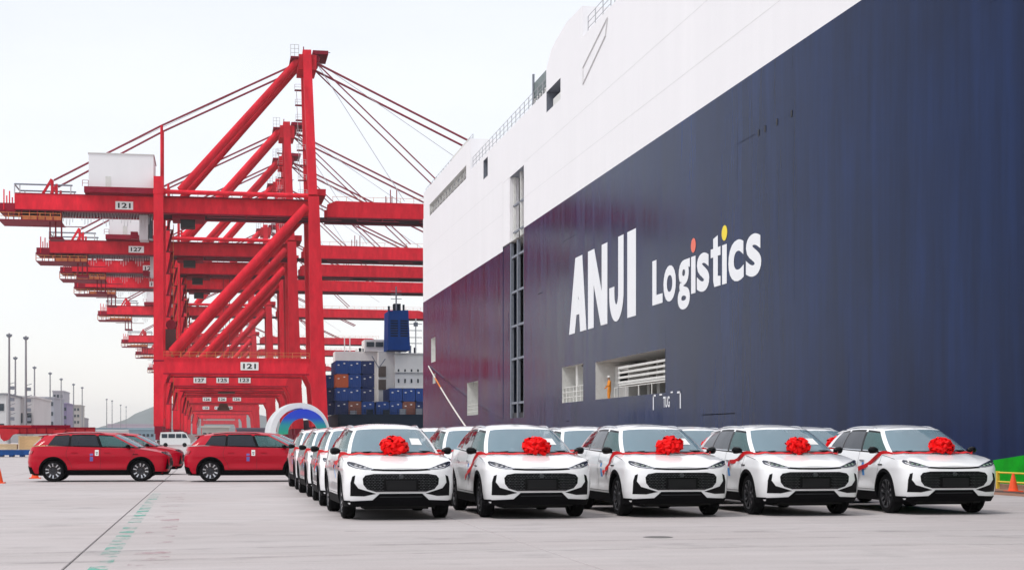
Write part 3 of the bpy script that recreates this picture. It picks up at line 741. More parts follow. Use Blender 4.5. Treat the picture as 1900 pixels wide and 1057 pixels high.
for k in range(12):
    b = MB(); x = random.uniform(cx(625, Yw), cx(782, Yw)); z = cz(652, Yw)
    b.bx(x, x + .5, Yw + 7, Yw + 7.6, z, z + random.uniform(.5, 1.8), random.choice([M_cw, M_frame, M_dnavy])); cobj(b, 'deck_fitting')
# containers
def container_mesh(col, name):
    m = mat(name, col, .55, var=.18, vscale=.8); b = MB(); W, D, H = 2.44, 12.2, 2.55
    b.bx(-W / 2 + .03, W / 2 - .03, .03, D, .03, H - .03, m)
    for x in (-W / 2 + .08, W / 2 - .08): b.bx(x - .08, x + .08, 0, .16, 0, H, m); b.bx(x - .08, x + .08, D - .16, D, 0, H, m)
    for z in (.08, H - .08): b.bx(-W / 2, W / 2, 0, .14, z - .08, z + .08, m)
    for x in (-.75, -.35, .35, .75): b.tube((x, -.02, .15), (x, -.02, H - .15), .03, m, 4)
    for x in (-.85, .25): b.bx(x, x + .35, -.03, .03, 1.6 + (x > 0) * .3, 1.8 + (x > 0) * .3, M_whites)
    for k in range(14): b.bx(-W / 2 - .01, -W / 2 + .03, .5 + k * .82, .9 + k * .82, .15, H - .15, m)
    return b.mesh('container')
CM = {'blue': container_mesh((.005, .045, .22), 'container_blue'), 'dark blue': container_mesh((.006, .02, .10), 'container_dark_blue'),
      'orange': container_mesh((.45, .09, .03), 'container_orange'), 'brown': container_mesh((.20, .07, .05), 'container_brown'), 'white': container_mesh((.6, .6, .58), 'container_white')}
def put_container(kind, x, y, z, label):
    o = bpy.data.objects.new('shipping_container', CM[kind]); COL.objects.link(o); o.location = (x, y, z)
    tag(o, label, 'container', 'containers stacked on the container ship'); return o
tiers = ['lowest', 'second from the deck', 'third from the deck', 'topmost']
cols = [('left column beside the red crane leg', 636, ['dark blue', 'blue', 'orange', 'blue'], 4), ('second column from the crane leg', 660, ['brown', 'blue', 'blue', 'blue'], 4),
        ('third column from the crane leg', 684.5, ['blue', 'dark blue', 'dark blue', 'dark blue'], 4)]
zc0 = cz(768.5)
for nm, u_, ks, n in cols:
    for j, kd in enumerate(ks):
        put_container(kd, cx(u_ - (2 if j < 0 else 0)), CY0 + 1.7, zc0 + j * 2.62, f'{kd} shipping container, {tiers[j]} in the {nm}')
put_container('dark blue', cx(612), CY0 + 6, zc0, 'dark blue shipping container, lowest one half hidden right behind the red crane leg')
put_container('dark blue', cx(612), CY0 + 6, zc0 + 2.62, 'dark blue shipping container, middle one half hidden right behind the red crane leg')
put_container('blue', cx(612), CY0 + 6, zc0 + 5.24, 'blue shipping container, upper one half hidden right behind the red crane leg')
for nm, u_, ks in (('column right below the brown vents', 712, ['blue']), ('column under the white accommodation', 737, ['blue', 'blue']), ('column left of the car carrier stern', 761.5, ['brown', 'blue']), ('column touching the car carrier stern in view', 786, ['dark blue', 'blue'])):
    for j, kd in enumerate(ks): put_container(kd, cx(u_), CY0 + 2.2, zc0 + j * 2.62, f'{kd} shipping container, {"upper" if j else "lower"} in the {nm}')

# ================================================================== ship-to-shore cranes
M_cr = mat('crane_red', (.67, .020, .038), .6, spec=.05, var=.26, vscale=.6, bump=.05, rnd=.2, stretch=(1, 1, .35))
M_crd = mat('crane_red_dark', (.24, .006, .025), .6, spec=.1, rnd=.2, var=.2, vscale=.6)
M_cro = mat('crane_walkway_orange', (.62, .20, .07), .6, var=.2, vscale=1)
M_cable = mat('crane_cable', (.25, .03, .05), .6, var=.1); M_crg = mat('crane_grey', (.55, .56, .57), .6, var=.12, vscale=.6)
M_dig = mat('black_digits', (.02, .02, .02), .6, var=.05)
CR0 = 300.0
def cp(u, v, dy=0.): X, Z = at(u, v, CR0); return Vector((X, dy, Z))
DY = 16.0
def ca(u, v, dy): X, Z = at(u, v, CR0 + 5); return Vector((X, dy, Z))
def build_crane(loc, label):
    root = thing('gantry_crane', label, 'crane', loc, 0, 'red gantry cranes receding along the quay')
    def part(b, n, parent=root, label=None, **k): return b.obj(n, parent, label, **k)
    gz0, gz1 = cp(295, 390).z, cp(295, 361).z; zp0, zp1 = cp(295, 692).z, cp(295, 663).z
    xl0, xl1 = cp(285, 500).x, cp(303, 500).x
    for dy, s in ((0, 1), (DY, -1)):
        b = MB()                                                    # landside leg
        b.prism([(xl0, 3.6), (xl0 - .02, gz1 + 3.4), (xl1, gz1 + 3.4), (xl1, zp1), (xl1 + 1.0, zp0), (xl1 + .1, zp0 - 2.2), (xl1, 3.6)], dy, dy + 2 * s, M_cr)
        b.bx(xl0 - .1, xl1 + .1, dy - .05, dy + 2.05, zp0 + 2.2, zp0 + 2.45, M_crd); b.bx(xl0 - .12, xl1 + .12, dy - .06, dy + 2.06, gz1 + .2, gz1 + .9, M_cr)
        part(b, 'leg')
        b = MB(); xa0, xa1, xb0, xb1 = cp(572, 400).x, cp(592, 400).x, cp(583, 786).x, cp(609, 786).x
        b.prism([(xb0, 3.6), (xb0 - .6, zp0 - 2), (xb0 - 1.6, zp0), (cp(577, 600).x, zp1), (xa0, gz1 + .5), (xa1, gz1 + .5), (cp(603, 660).x, zp1), (xb1, 3.6)], dy, dy + 2 * s, M_cr)
        part(b, 'leg')
        b = MB(); b.bx(xl1, cp(574, 690).x, dy + .2 * s, dy + 1.8 * s, zp0, zp1, M_cr)
        b.bx(xl1, cp(574, 690).x, dy - .04, dy + .1, zp0 - .15, zp0 + .05, M_crd); b.bx(xl1, cp(574, 690).x, dy - .04, dy + .1, zp1 - .1, zp1 + .08, M_cr)
        part(b, 'portal_beam')
        b = MB(); railing(b, (xl1, dy + .1, zp1), (cp(574, 690).x, dy + .1, zp1), 1.1, M_cro, 1.5, 2, .05)
        part(b, 'railing')
        b = MB(); b.tube(cp(318, 652, dy + s), cp(570, 382, dy + s), .82, M_cr, 12); part(b, 'diagonal_brace')
        b = MB(); ay = 5 if s > 0 else 11
        b.tube(cp(334, 350, dy + s * 2), ca(556, 110, ay), .72, M_cr, 12); part(b, 'back_stay')
        b = MB()                                                    # mast
        pa = cp(581, 362, dy + s); pb = ca(569, 96, ay)
        b.beam(pa, pb, 2.0, 1.6, M_cr)
        part(b, 'mast')
        b = MB(); b.tube(cp(303, 354, dy + s), cp(572, 362, dy + s), .42, M_cr, 8); part(b, 'tie_beam')
        b = MB()                                                    # stays
        pk = ca(547, 120, ay); b.tube(pk, ca(300, 233, ay), .2, M_cable, 5); b.tube(ca(300, 233, ay), cp(96, 328, 4 if s > 0 else 12), .2, M_cable, 5)
        b.tube(ca(300, 233, ay), ca(300, 350, ay), .3, M_cr, 6)
        part(b, 'rear_tie_rod')
        for (u2, v2) in ((1010, 333), (850, 373)):
            b = MB(); b.tube(ca(588, 118, ay), ca(u2, v2, ay), .22 if u2 > 900 else .14, M_cable, 5); part(b, 'fore_stay')
        for z0, x0, x1 in ((3.6, xl0 - .1, xl1 + .2), (3.6, xb0 - .2, xb1 + .1)):    # bogies
            b = MB(); xc = (x0 + x1) / 2
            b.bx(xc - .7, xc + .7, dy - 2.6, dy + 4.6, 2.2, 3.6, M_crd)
            for k in (-1, 1):
                b.bx(xc - .5, xc + .5, dy + 1 + k * 2.6 - 1.6, dy + 1 + k * 2.6 + 1.6, 1.1, 2.2, M_crd)
                for q in (-1, 1): b.lathe([(xc - .25, .02), (xc - .25, .5), (xc + .25, .5), (xc + .25, .02)], M_steel, 14, 'x', (0, dy + 1 + k * 2.6 + q * .8, .52))
            part(b, 'bogie')
    b = MB()
    for x0, x1 in ((xl0 + .1, xl1 - .1), (xb0 + .3, xb1 - .3)):
        b = MB(); b.bx(x0, x1, 2, DY - 2, 3.7, 5.2, M_cr); part(b, 'sill_beam')
        b = MB(); b.bx(x0, x1, 2, DY - 2, zp0 + .6, zp1 - .8, M_cr); part(b, 'cross_beam')
        b = MB(); b.bx(x0, x1, 2, DY - 2, gz1 + 1.0, gz1 + 2.2, M_cr); part(b, 'cross_beam')
    # boom
    for dy in (3.2, 11.4):
        b = MB(); xA, xB = cp(24, 375).x, cp(590, 375).x
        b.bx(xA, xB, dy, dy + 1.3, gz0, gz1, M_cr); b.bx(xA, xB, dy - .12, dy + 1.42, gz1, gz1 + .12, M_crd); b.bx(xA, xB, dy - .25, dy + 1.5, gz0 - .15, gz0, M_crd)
        part(b, 'main_girder')
        b = MB(); xC = 74
        b.prism([(xB + 2.0, gz0), (xB + 2.0, gz1 - .5), (xB + 3.6, gz1 + .2), (xC - 3, gz1 - .1), (xC, gz1 - 1.2), (xC, gz0)], dy, dy + 1.3, M_cr)
        b.bx(xB + 2, xC, dy - .2, dy + 1.5, gz0 - .15, gz0, M_crd)
        part(b, 'boom')
        b = MB(); railing(b, (xB + 3, dy - .1, gz1), (xC, dy - .1, gz1), 1.0, M_cro, 2.5, 1, .04)
        for q in (14, 15.2): b.tube((xB + q, dy, gz1), (xB + q, dy, gz1 + 2.6), .1, M_crd, 5)
        part(b, 'railing')
    b = MB()
    for k in range(22): x = cp(30, 375).x + k * 5.2; b.bx(x, x + .7, 4.5, 11.4, gz0 + .1, gz0 + 1.3, M_crd)
    b.bx(cp(30, 375).x, 74, 4.75, 11.15, gz0 - .05, gz0 + .1, mat('underdeck_painted_shade', (.05, .008, .02), .8, spec=.1, var=.2))  # full-width plate, near-black red: the boom's underside shade is put into its colour
    part(b, 'cross_tie')
    # machinery house
    b = MB(); x0, x1 = cp(163, 300).x, cp(284, 300).x; z0, z1 = cp(200, 345).z, cp(200, 282).z
    b.bx(x0, x1, 2, 14, z0, z1, M_hwhite); b.bx(x0 - .15, x1 + .15, 1.85, 14.15, z1, z1 + .15, M_offw)
    b.bx(x0 + 3, x0 + 4, 1.95, 2.0, z0, z0 + 2.1, M_offw)
    part(b, 'machinery_house')
    b = MB(); b.bx(cp(155, 350).x, cp(286, 350).x, 1, 15, gz1 + .3, z0, M_crd); b.bx(cp(160, 350).x, cp(286, 350).x, 3, 12.5, gz1 + .12, gz1 + .3, M_crd)
    railing(b, (cp(152, 350).x, 1.0, z0), (x0, 1.0, z0), 1.1, M_crd, 1.2, 2, .05)
    part(b, 'house_platform')
    b = MB(); xf0, xf1 = cp(22, 335).x, cp(131, 335).x; zf = cp(60, 336).z
    for y in (4, 12):
        b.tube((xf0, y, zf), (xf1, y, zf), .16, M_frame, 5)
        for q in (0, .09, .97): b.tube((xf0 + (xf1 - xf0) * q, y, gz1), (xf0 + (xf1 - xf0) * q, y, zf), .12, M_crg, 5)
        b.beam(cp(92, 326, y), cp(70, 362, y), .4, .45, M_cr); b.beam(cp(93, 328, y), cp(93, 362, y), .5, .5, M_cr); b.beam(cp(101, 335, y), cp(101, 362, y), .3, .4, M_cr)
    b.tube((xf0, 4, zf), (xf0, 12, zf), .14, M_frame, 5)
    part(b, 'maintenance_frame')
    b = MB(); zw = cp(50, 403).z; xw0, xw1 = cp(-8, 400).x, cp(110, 400).x
    b.bx(xw0, xw1, 3, 12.5, zw - .12, zw, M_crd)
    railing(b, (xw0, 3.0, zw), (xw1, 3.0, zw), 1.2, M_cro, 1.8, 2, .07)
    for k in range(9): x = xw0 + (xw1 - xw0) * k / 8; b.tube((x, 3.1, zw), (x, 3.1, gz0), .1, M_crd, 4)
    b.bx(xw0 + 2, xw1 - 3, 12.3, 12.5, zw, zw + .9, M_cro); b.bx(xw0 + 4, xw1, 3.2, 3.3, zw, zw + .75, M_cro)
    part(b, 'rear_walkway')
    b = MB()
    b.bx(cp(-8, 372).x, cp(24, 372).x, 4, 12, gz0 - .3, gz0 + 1.2, M_crd)
    for k in range(5): b.tube((cp(2 + 4 * k, 360).x, 4 + k, gz0), (cp(2 + 4 * k, 360).x, 4 + k, gz1 + .8 - (k % 2)), .12, M_cr, 4)
    part(b, 'rope_sheaves')
    b = MB(); xt0, xt1 = cp(86, 430).x, cp(112, 430).x; zt0 = cp(90, 434).z
    b.bx(xt0, xt1, 4.5, 8.5, zt0 - .35, zt0 + .05, M_crd)
    for x in (xt0 + .2, xt0 + 1.2, xt1 - .2): b.tube((x, 4.6, zt0), (x, 4.6, gz0), .16, M_crd, 5)
    b.tube((xt0 - 3, 4.6, zt0 + 2), (xt1 + 4, 4.6, zt0 + 2), .08, M_cable, 4)
    part(b, 'lower_platform')
    b = MB(); xc0, xc1 = cp(256, 410).x, cp(281, 410).x; z1c, z0c = gz0 - .2, cp(260, 438).z
    b.bx(xc0, xc0 + 1.6, 5.5, 9.5, z0c, z1c, M_crg); b.bx(xc0 + 1.7, xc1, 5.8, 9, z0c + .3, z1c - .4, M_dk); b.bx(xc0 - 1.6, xc0 - .3, 5.5, 8, z0c + .2, z0c + 1.5, M_crd)
    part(b, 'operator_cab')
    b = MB()                                                        # festoon cable loops
    for k in range(30):
        x = cp(112, 400).x + k * .55; pts = [(x + .05 * q, 4.4, gz0 - .1 - (1.8 + .8 * math.sin(k)) * math.sin(math.pi * q / 6)) for q in range(7)]
        b.path(pts, .035, M_crg, 3)
    part(b, 'festoon_cable')
    # apex
    b = MB(); za = ca(569, 100, 0).z
    b.bx(cp(541, 100).x, cp(556, 100).x, 3.5, 12.5, za - 1.2, za - .9, M_crd); b.bx(cp(583, 100).x, cp(612, 100).x, 4, 12, za - .2, za + .5, M_crd)
    railing(b, (cp(541, 100).x, 3.6, za - 1), (cp(556, 100).x, 3.6, za - 1), 2.3, M_crg, .75, 3, .06)
    b.bx(cp(556, 100).x, cp(590, 100).x, 4.2, 11.8, za - 3.2, za - .3, M_cr)
    b.tube((cp(566, 95).x, 5, za), (cp(566, 95).x, 5, za + 1.3), .1, M_crd, 4); b.tube((cp(590, 95).x, 6, za + .9), (cp(617, 95).x, 6, za + .6), .08, M_frame, 4)
    for k in range(4): b.lathe([(4.5 + k * 2, .02), (4.5 + k * 2, .8), (4.9 + k * 2, .8), (4.9 + k * 2, .02)], M_crd, 14, 'y', (cp(589, 108).x, 0, za - 1))
    part(b, 'apex_head')
    b = MB()
    for k in range(8):
        v = 140 + k * 29; p = cp(553 + k * 1.1, v)
        b.bx(p.x, p.x + 1.6, 12.2, 13.6, p.z - .08, p.z, M_crd); railing(b, (p.x, 12.2, p.z), (p.x + 1.6, 12.2, p.z), 1.0, M_crg, .8, 2, .04)
        b.tube((p.x + .3, 12.4, p.z), (p.x + .5, 12.4, p.z - 2.9), .05, M_crg, 4)
    part(b, 'mast_ladder')
    b = MB()
    for k in range(9):
        z = 8 + k * 4.2
        if zp0 - 1 < z < zp1 + 1: continue
        b.bx(xl1 + .1, xl1 + 1.5, DY - 2.5, DY - .8, z - .06, z, M_crd); railing(b, (xl1 + 1.5, DY - 2.5, z), (xl1 + 1.5, DY - .8, z), 1, M_cro, .8, 2, .04)
        b.beam((xl1 + .4, DY - 2.4, z), (xl1 + 1.3, DY - .9, z + 4.2), .5, .1, M_crd)
    b.tube((xl1 + 1.45, DY - 1.6, 8), (xl1 + 1.45, DY - 1.6, zp0 - 1), .06, M_cro, 4); b.tube((xl1 + 1.45, DY - 1.6, zp1 + 1), (xl1 + 1.45, DY - 1.6, 42), .06, M_cro, 4)
    part(b, 'leg_stairs')
    b = MB()                                                        # trolley with hoist ropes and spreader
    tx = -4.5 if root.location.y < 301 else 4
    b.bx(tx - 3, tx + 3, 4.6, 11.2, gz0 - .9, gz0 - .2, M_crd); b.bx(tx - 1.5, tx + 1.2, 5, 8, gz0 - 2.4, gz0 - .9, M_dig); part(b, 'trolley')
    for q in (8, 16, 25, 36, 48):
        b = MB(); b.tube((xl1 + q, 3.0, gz0 - .7), (xl1 + q + 8, 3.0, gz0 - .7), .05, M_cable, 4)
        for w_ in range(4): b.tube((xl1 + q + w_ * 2.4, 3.0, gz0 - .7), (xl1 + q + w_ * 2.4, 3.0, gz0), .05, M_crd, 4)
        part(b, 'cable_tray')
    for sgn, yq in ((1, 2.6), (1, 13.4)):
        b = MB(); b.bx(xl1, cp(572, 375).x, yq - .5, yq + .5, gz1 - .02, gz1 + .12, M_crd); railing(b, (xl1, yq - .45, gz1 + .1), (cp(572, 375).x, yq - .45, gz1 + .1), 1.1, M_crd, 1.5, 2, .045); part(b, 'walkway')
    b = MB(); pk = ca(585, 104, 8)
    for (u2, v2) in ((760, 362), (960, 350)): b.tube(pk, cp(u2, v2, 8), .06, M_crg, 4)
    b.tube(ca(560, 108, 8), ca(190, 283, 8), .06, M_crg, 4)
    part(b, 'hoist_rope')
    b = MB(); x = xl1 + 1.3; z = cp(300, 622).z
    b.lathe([(2.5, .1), (2.5, .9), (3.0, .95), (3.5, .9), (3.5, .1)], M_crd, 18, 'y', (x, 0, z + 2.2)); b.bx(x - 1, x + .9, 2.6, 4.5, z - 2.5, z + 1.4, mat('lift_cage_brown', (.10, .04, .04), .7, var=.2))
    part(b, 'cable_reel')
    return root
def add_plates(root, spec):
    for (u, v, w_, h_, txt, dy) in spec:
        p = cp(u, v); b = MB(); b.bx(p.x - w_ / 2, p.x + w_ / 2, dy - .10, dy - .05, p.z - h_ / 2, p.z + h_ / 2, M_whites)
        pl = b.obj('number_plate', root)
        me = text_mesh(txt, 1, .03); co = np.array([q.co[:] for q in me.vertices]); x0, x1, y0, y1 = co[:, 0].min(), co[:, 0].max(), co[:, 1].min(), co[:, 1].max()
        for q in me.vertices: q.co = Vector((p.x - w_ * .36 + w_ * .72 * (q.co.x - x0) / (x1 - x0), dy - .115, p.z - h_ * .32 + h_ * .64 * (q.co.y - y0) / (y1 - y0)))
        me.materials.clear(); me.materials.append(M_dig)
        o = bpy.data.objects.new('digits', me); COL.objects.link(o); o.parent = pl
crane0 = build_crane((0, CR0, 0), 'nearest red ship-to-shore crane, numbered 121, towering over the parked cars')
CRY = [370, 411, 453, 552, 711, 810, 990, 1380]
ordn = ['second', 'third', 'fourth', 'fifth', 'sixth', 'seventh', 'eighth', 'farthest']
nums = [['127', '127', '125', '123'], ['123'] * 4, ['125'] * 4, ['126'] * 4, ['128'] * 4, ['122'] * 4, ['124'] * 4, ['129'] * 4]
cranes = [crane0]
M_spr = mat('spreader_brown', (.10, .035, .02), .7, var=.3, vscale=1)
for i, y in enumerate(CRY):
    c = dup(crane0, f'red ship-to-shore crane, {ordn[i]} from the camera in the receding row' if i < 7 else 'farthest and smallest red ship-to-shore crane at the end of the receding row')
    c.location = (random.uniform(-.8, .8), y, 0); cranes.append(c)
add_plates(crane0, [(229, 377, 3.2, 1.5, '121', 3.2 - .15), (463, 679, 3.3, 1.5, '121', 0)])
for i in range(5):
    if i in (1, 3):
        q = MB(); xs_, zs_ = 2.4 + i * .3, 14 - i
        q.prism([(xs_ - 2.2, zs_), (xs_ + 2.2, zs_), (xs_ + 1.5, zs_ + 1.6), (xs_ + .9, zs_ + 3.4), (xs_ - .9, zs_ + 3.4), (xs_ - 1.5, zs_ + 1.6)], 3, 13, M_spr)
        for k_ in (-.8, .8):
            for y_ in (5, 11): q.tube((xs_ + k_, y_, zs_ + 3.3), (xs_ + k_, y_, 44), .05, M_cable, 4)
        q.obj('spreader', cranes[i + 1])
    t_ = nums[i]; add_plates(cranes[i + 1], [(225, 377, 3.4, 1.5, t_[0], 3.05), (372, 680, 2.8, 1.3, t_[1], 0), (424, 680, 2.8, 1.3, t_[2], 0), (474, 680, 2.8, 1.3, t_[3], 0)])

# ================================================================== the SUV
Lc = 4.64; WF, WR, TR = .97, 3.77, .365
def ip(v, xs, ys): return float(np.interp(v, xs, ys))
def y0f(z): return ip(z, [.2, .26, .35, .48, .62, .74, .84, .90, 1.0], [.15, .11, .055, .025, .0, .006, .03, .06, .11])
def y1f(z): return ip(z, [.2, .45, .65, .85, 1.0, 1.2], [4.54, 4.61, 4.64, 4.62, 4.58, 4.52])
def wf(z): return ip(z, [.2, .3, .45, .6, .75, .86, .95, 1.05, 1.18], [.87, .915, .938, .942, .94, .946, .93, .908, .875])
L1, N1, L2, N2 = .50, 3.5, .50, 3.6
def mod(y, z):
    a = .014 * math.exp(-((y - WF) / .36) ** 2) + .018 * math.exp(-((y - WR) / .4) ** 2)
    a *= math.exp(-((z - .75) / .25) ** 2)
    d = -.026 * math.exp(-((z - .60) / .12) ** 2) / (1 + math.exp(-(y - 1.55) * 9)) / (1 + math.exp((y - 3.25) * 9))
    tp = -.03 * max(0, (y - 3.4) / 1.2) ** 2
    return a + d + tp
def tfun(y, z):
    a, c = y0f(z), y1f(z)
    if y < a + L1: q = max(0, 1 - (y - a) / L1); return max(0, 1 - min(1, q) ** N1) ** (1 / N1)
    if y > c - L2: q = max(0, 1 - (c - y) / L2); return max(0, 1 - min(1, q) ** N2) ** (1 / N2)
    return 1.
def side_x(y, z): t_ = tfun(y, z); return (wf(z) + mod(y, z)) * t_
def front_y(x, z):
    t_ = min(abs(x) / wf(z), .9995); return y0f(z) + L1 * (1 - (1 - t_ ** N1) ** (1 / N1))
def rear_y(x, z):
    t_ = min(abs(x) / wf(z), .9995); return y1f(z) - L2 * (1 - (1 - t_ ** N2) ** (1 / N2))
def zsh(y): return ip(y, [0, .1, .2, .35, .6, .95, 1.5, 2.5, 3.5, 4.2, 4.5, 4.64], [.868, .885, .93, .985, 1.035, 1.08, 1.105, 1.135, 1.165, 1.175, 1.15, 1.12])
def zcen(y): return ip(y, [0, .06, .15, .3, .5, .7, .9, 1.1, 4.2, 4.45, 4.6], [.872, .905, .95, 1.0, 1.05, 1.09, 1.13, 1.15, 1.16, 1.16, 1.12])
def hood_z(x, y):
    xe = side_x(y, zsh(y)); k = min(1, abs(x) / max(xe, .01))
    ridge = .010 * math.exp(-((abs(x) - .50 - .15 * y) / .05) ** 2) * (1 if y < 1 else 0) * min(1, y * 3)
    return zcen(y) + (zsh(y) - zcen(y)) * k ** 2.4 + ridge
def outline_cols():
    cols = []
    for k in range(27): cols.append(('f', math.pi / 2 * k / 26))
    for k in range(1, 106): cols.append(('s', k / 106))
    for k in range(17): cols.append(('r', math.pi / 2 * (1 - k / 16)))
    return cols
def outline(c, z):
    a, e2 = y0f(z), y1f(z)
    if c[0] == 'f':
        t_ = math.sin(c[1]) ** (2 / N1); y = a + L1 * (1 - math.cos(c[1]) ** (2 / N1)) if c[1] < 1.5707 else a + L1
    elif c[0] == 's': t_ = 1; y = a + L1 + (e2 - L2 - a - L1) * c[1]
    else: t_ = math.sin(c[1]) ** (2 / N2); y = e2 - L2 * (1 - math.cos(c[1]) ** (2 / N2)) if c[1] < 1.5707 else e2 - L2
    return (wf(z) + mod(y, z)) * t_, y
def car_body(paint):
    b = MB(); cols = outline_cols(); NR = 26; RO = .405; ZW = TR + .005
    P = []
    for c in cols:
        _, yr = outline(c, .8); zt_ = zsh(yr); zb = .255 if 0.5 < yr < 4.2 else .27
        col = []
        for i in range(NR + 1):
            z = zb + (zt_ - zb) * i / NR; x, y = outline(c, z); col.append([x, y, z])
        P.append(col)
    kept = []; inh = {}
    def inside(y, z): return any((y - yc) ** 2 + (z - ZW) ** 2 < RO ** 2 for yc in (WF, WR))
    cut = set(); 
    for j in range(len(cols) - 1):
        for i in range(NR):
            q = [P[j][i], P[j + 1][i], P[j + 1][i + 1], P[j][i + 1]]
            cy = sum(p[1] for p in q) / 4; cz_ = sum(p[2] for p in q) / 4
            if inside(cy, cz_) and q[0][0] > .6: cut |= {(j, i), (j + 1, i), (j + 1, i + 1), (j, i + 1)}
            else: kept.append((j, i))
    ks = set()
    for j, i in kept: ks |= {(j, i), (j + 1, i), (j + 1, i + 1), (j, i + 1)}
    for (j, i) in cut & ks:
        p = P[j][i]; yc = WF if abs(p[1] - WF) < 1 else WR
        d = math.hypot(p[1] - yc, p[2] - ZW)
        if d > .05: p[1] = yc + (p[1] - yc) * RO / d; p[2] = ZW + (p[2] - ZW) * RO / d
    for s in (1, -1):
        idx = {}; vs = []
        for j in range(len(cols)):
            for i in range(NR + 1): idx[(j, i)] = len(vs); vs.append((P[j][i][0] * s, P[j][i][1], P[j][i][2]))
        fs = [(idx[(j, i)], idx[(j + 1, i)], idx[(j + 1, i + 1)], idx[(j, i + 1)]) for j, i in kept]
        if s < 0: fs = [f[::-1] for f in fs]
        b.add(vs, fs, paint, True)
    # top cap
    M = 20; vs = []
    for j in range(len(cols)):
        x, y, z = P[j][NR]
        for k in range(M + 1):
            q = -1 + 2 * k / M; xx = x * q; kk = abs(q)
            zz = zcen(y) + (z - zcen(y)) * kk ** 2.4
            if .12 < y < .98: zz += .016 * math.exp(-((abs(xx) - .48 - .14 * y) / .045) ** 2) * min(1, (y - .12) * 5)
            vs.append((xx, y, zz))
    fo, fi = [], []
    for j in range(len(cols) - 1):
        for k in range(M):
            f = (j * (M + 1) + k, j * (M + 1) + k + 1, (j + 1) * (M + 1) + k + 1, (j + 1) * (M + 1) + k)
            cy = (P[j][NR][1] + P[j + 1][NR][1]) / 2; cxn = abs(-1 + 2 * (k + .5) / M)
            (fi if (1.0 < cy < 4.3 and cxn < .88) else fo).append(f)
    b.add(vs, fo, paint, True); b.add(vs, fi, M_dash, True)
    return b
# greenhouse loft: (belt xyz, roof xyz, tag of the span that follows)
GK = [((0, .84, 1.125), (0, 1.72, 1.575), 'ws'), ((.36, .87, 1.125), (.30, 1.745, 1.572), 'ws'), ((.62, .95, 1.125), (.48, 1.80, 1.562), 'ws'), ((.745, 1.05, 1.125), (.555, 1.87, 1.55), 'A'),
      ((.80, 1.14, 1.125), (.605, 1.95, 1.54), 'sf'), ((.845, 1.6, 1.135), (.64, 2.1, 1.555), 'sf'), ((.86, 2.20, 1.15), (.65, 2.36, 1.57), 'P'), ((.861, 2.29, 1.15), (.652, 2.45, 1.575), 'sr'),
      ((.862, 2.8, 1.16), (.65, 2.85, 1.58), 'sr'), ((.855, 3.22, 1.17), (.645, 3.2, 1.57), 'P'), ((.853, 3.29, 1.17), (.643, 3.27, 1.568), 'sq'), ((.842, 3.55, 1.18), (.635, 3.5, 1.55), 'sq'),
      ((.825, 3.95, 1.205), (.62, 3.72, 1.53), 'C'), ((.80, 4.2, 1.20), (.60, 3.95, 1.51), 'C'), ((.74, 4.40, 1.19), (.565, 4.08, 1.50), 'rw'), ((.45, 4.47, 1.185), (.40, 4.14, 1.51), 'rw'), ((0, 4.49, 1.18), (0, 4.16, 1.515), None)]
SB = [0, .05, .2, .4, .6, .78, .86, .95, 1.0]
def gpos(jf, s_, side):
    j = min(int(jf), len(GK) - 2); f = jf - j
    a = Vector(GK[j][0]).lerp(Vector(GK[j + 1][0]), f); c = Vector(GK[j][1]).lerp(Vector(GK[j + 1][1]), f)
    p = a.lerp(c, s_); k = 4 * s_ * (1 - s_)
    tg = GK[j][2]
    if jf < 3: wq = 1 - max(0, jf - 2); p.y -= .035 * k * wq; p.z += .012 * k * wq
    if jf > 2: wq = min(1, jf - 2) * (1 if jf < 13 else max(0, 14.5 - jf) / 1.5); p.x += .022 * k * wq
    p.x *= side; return p
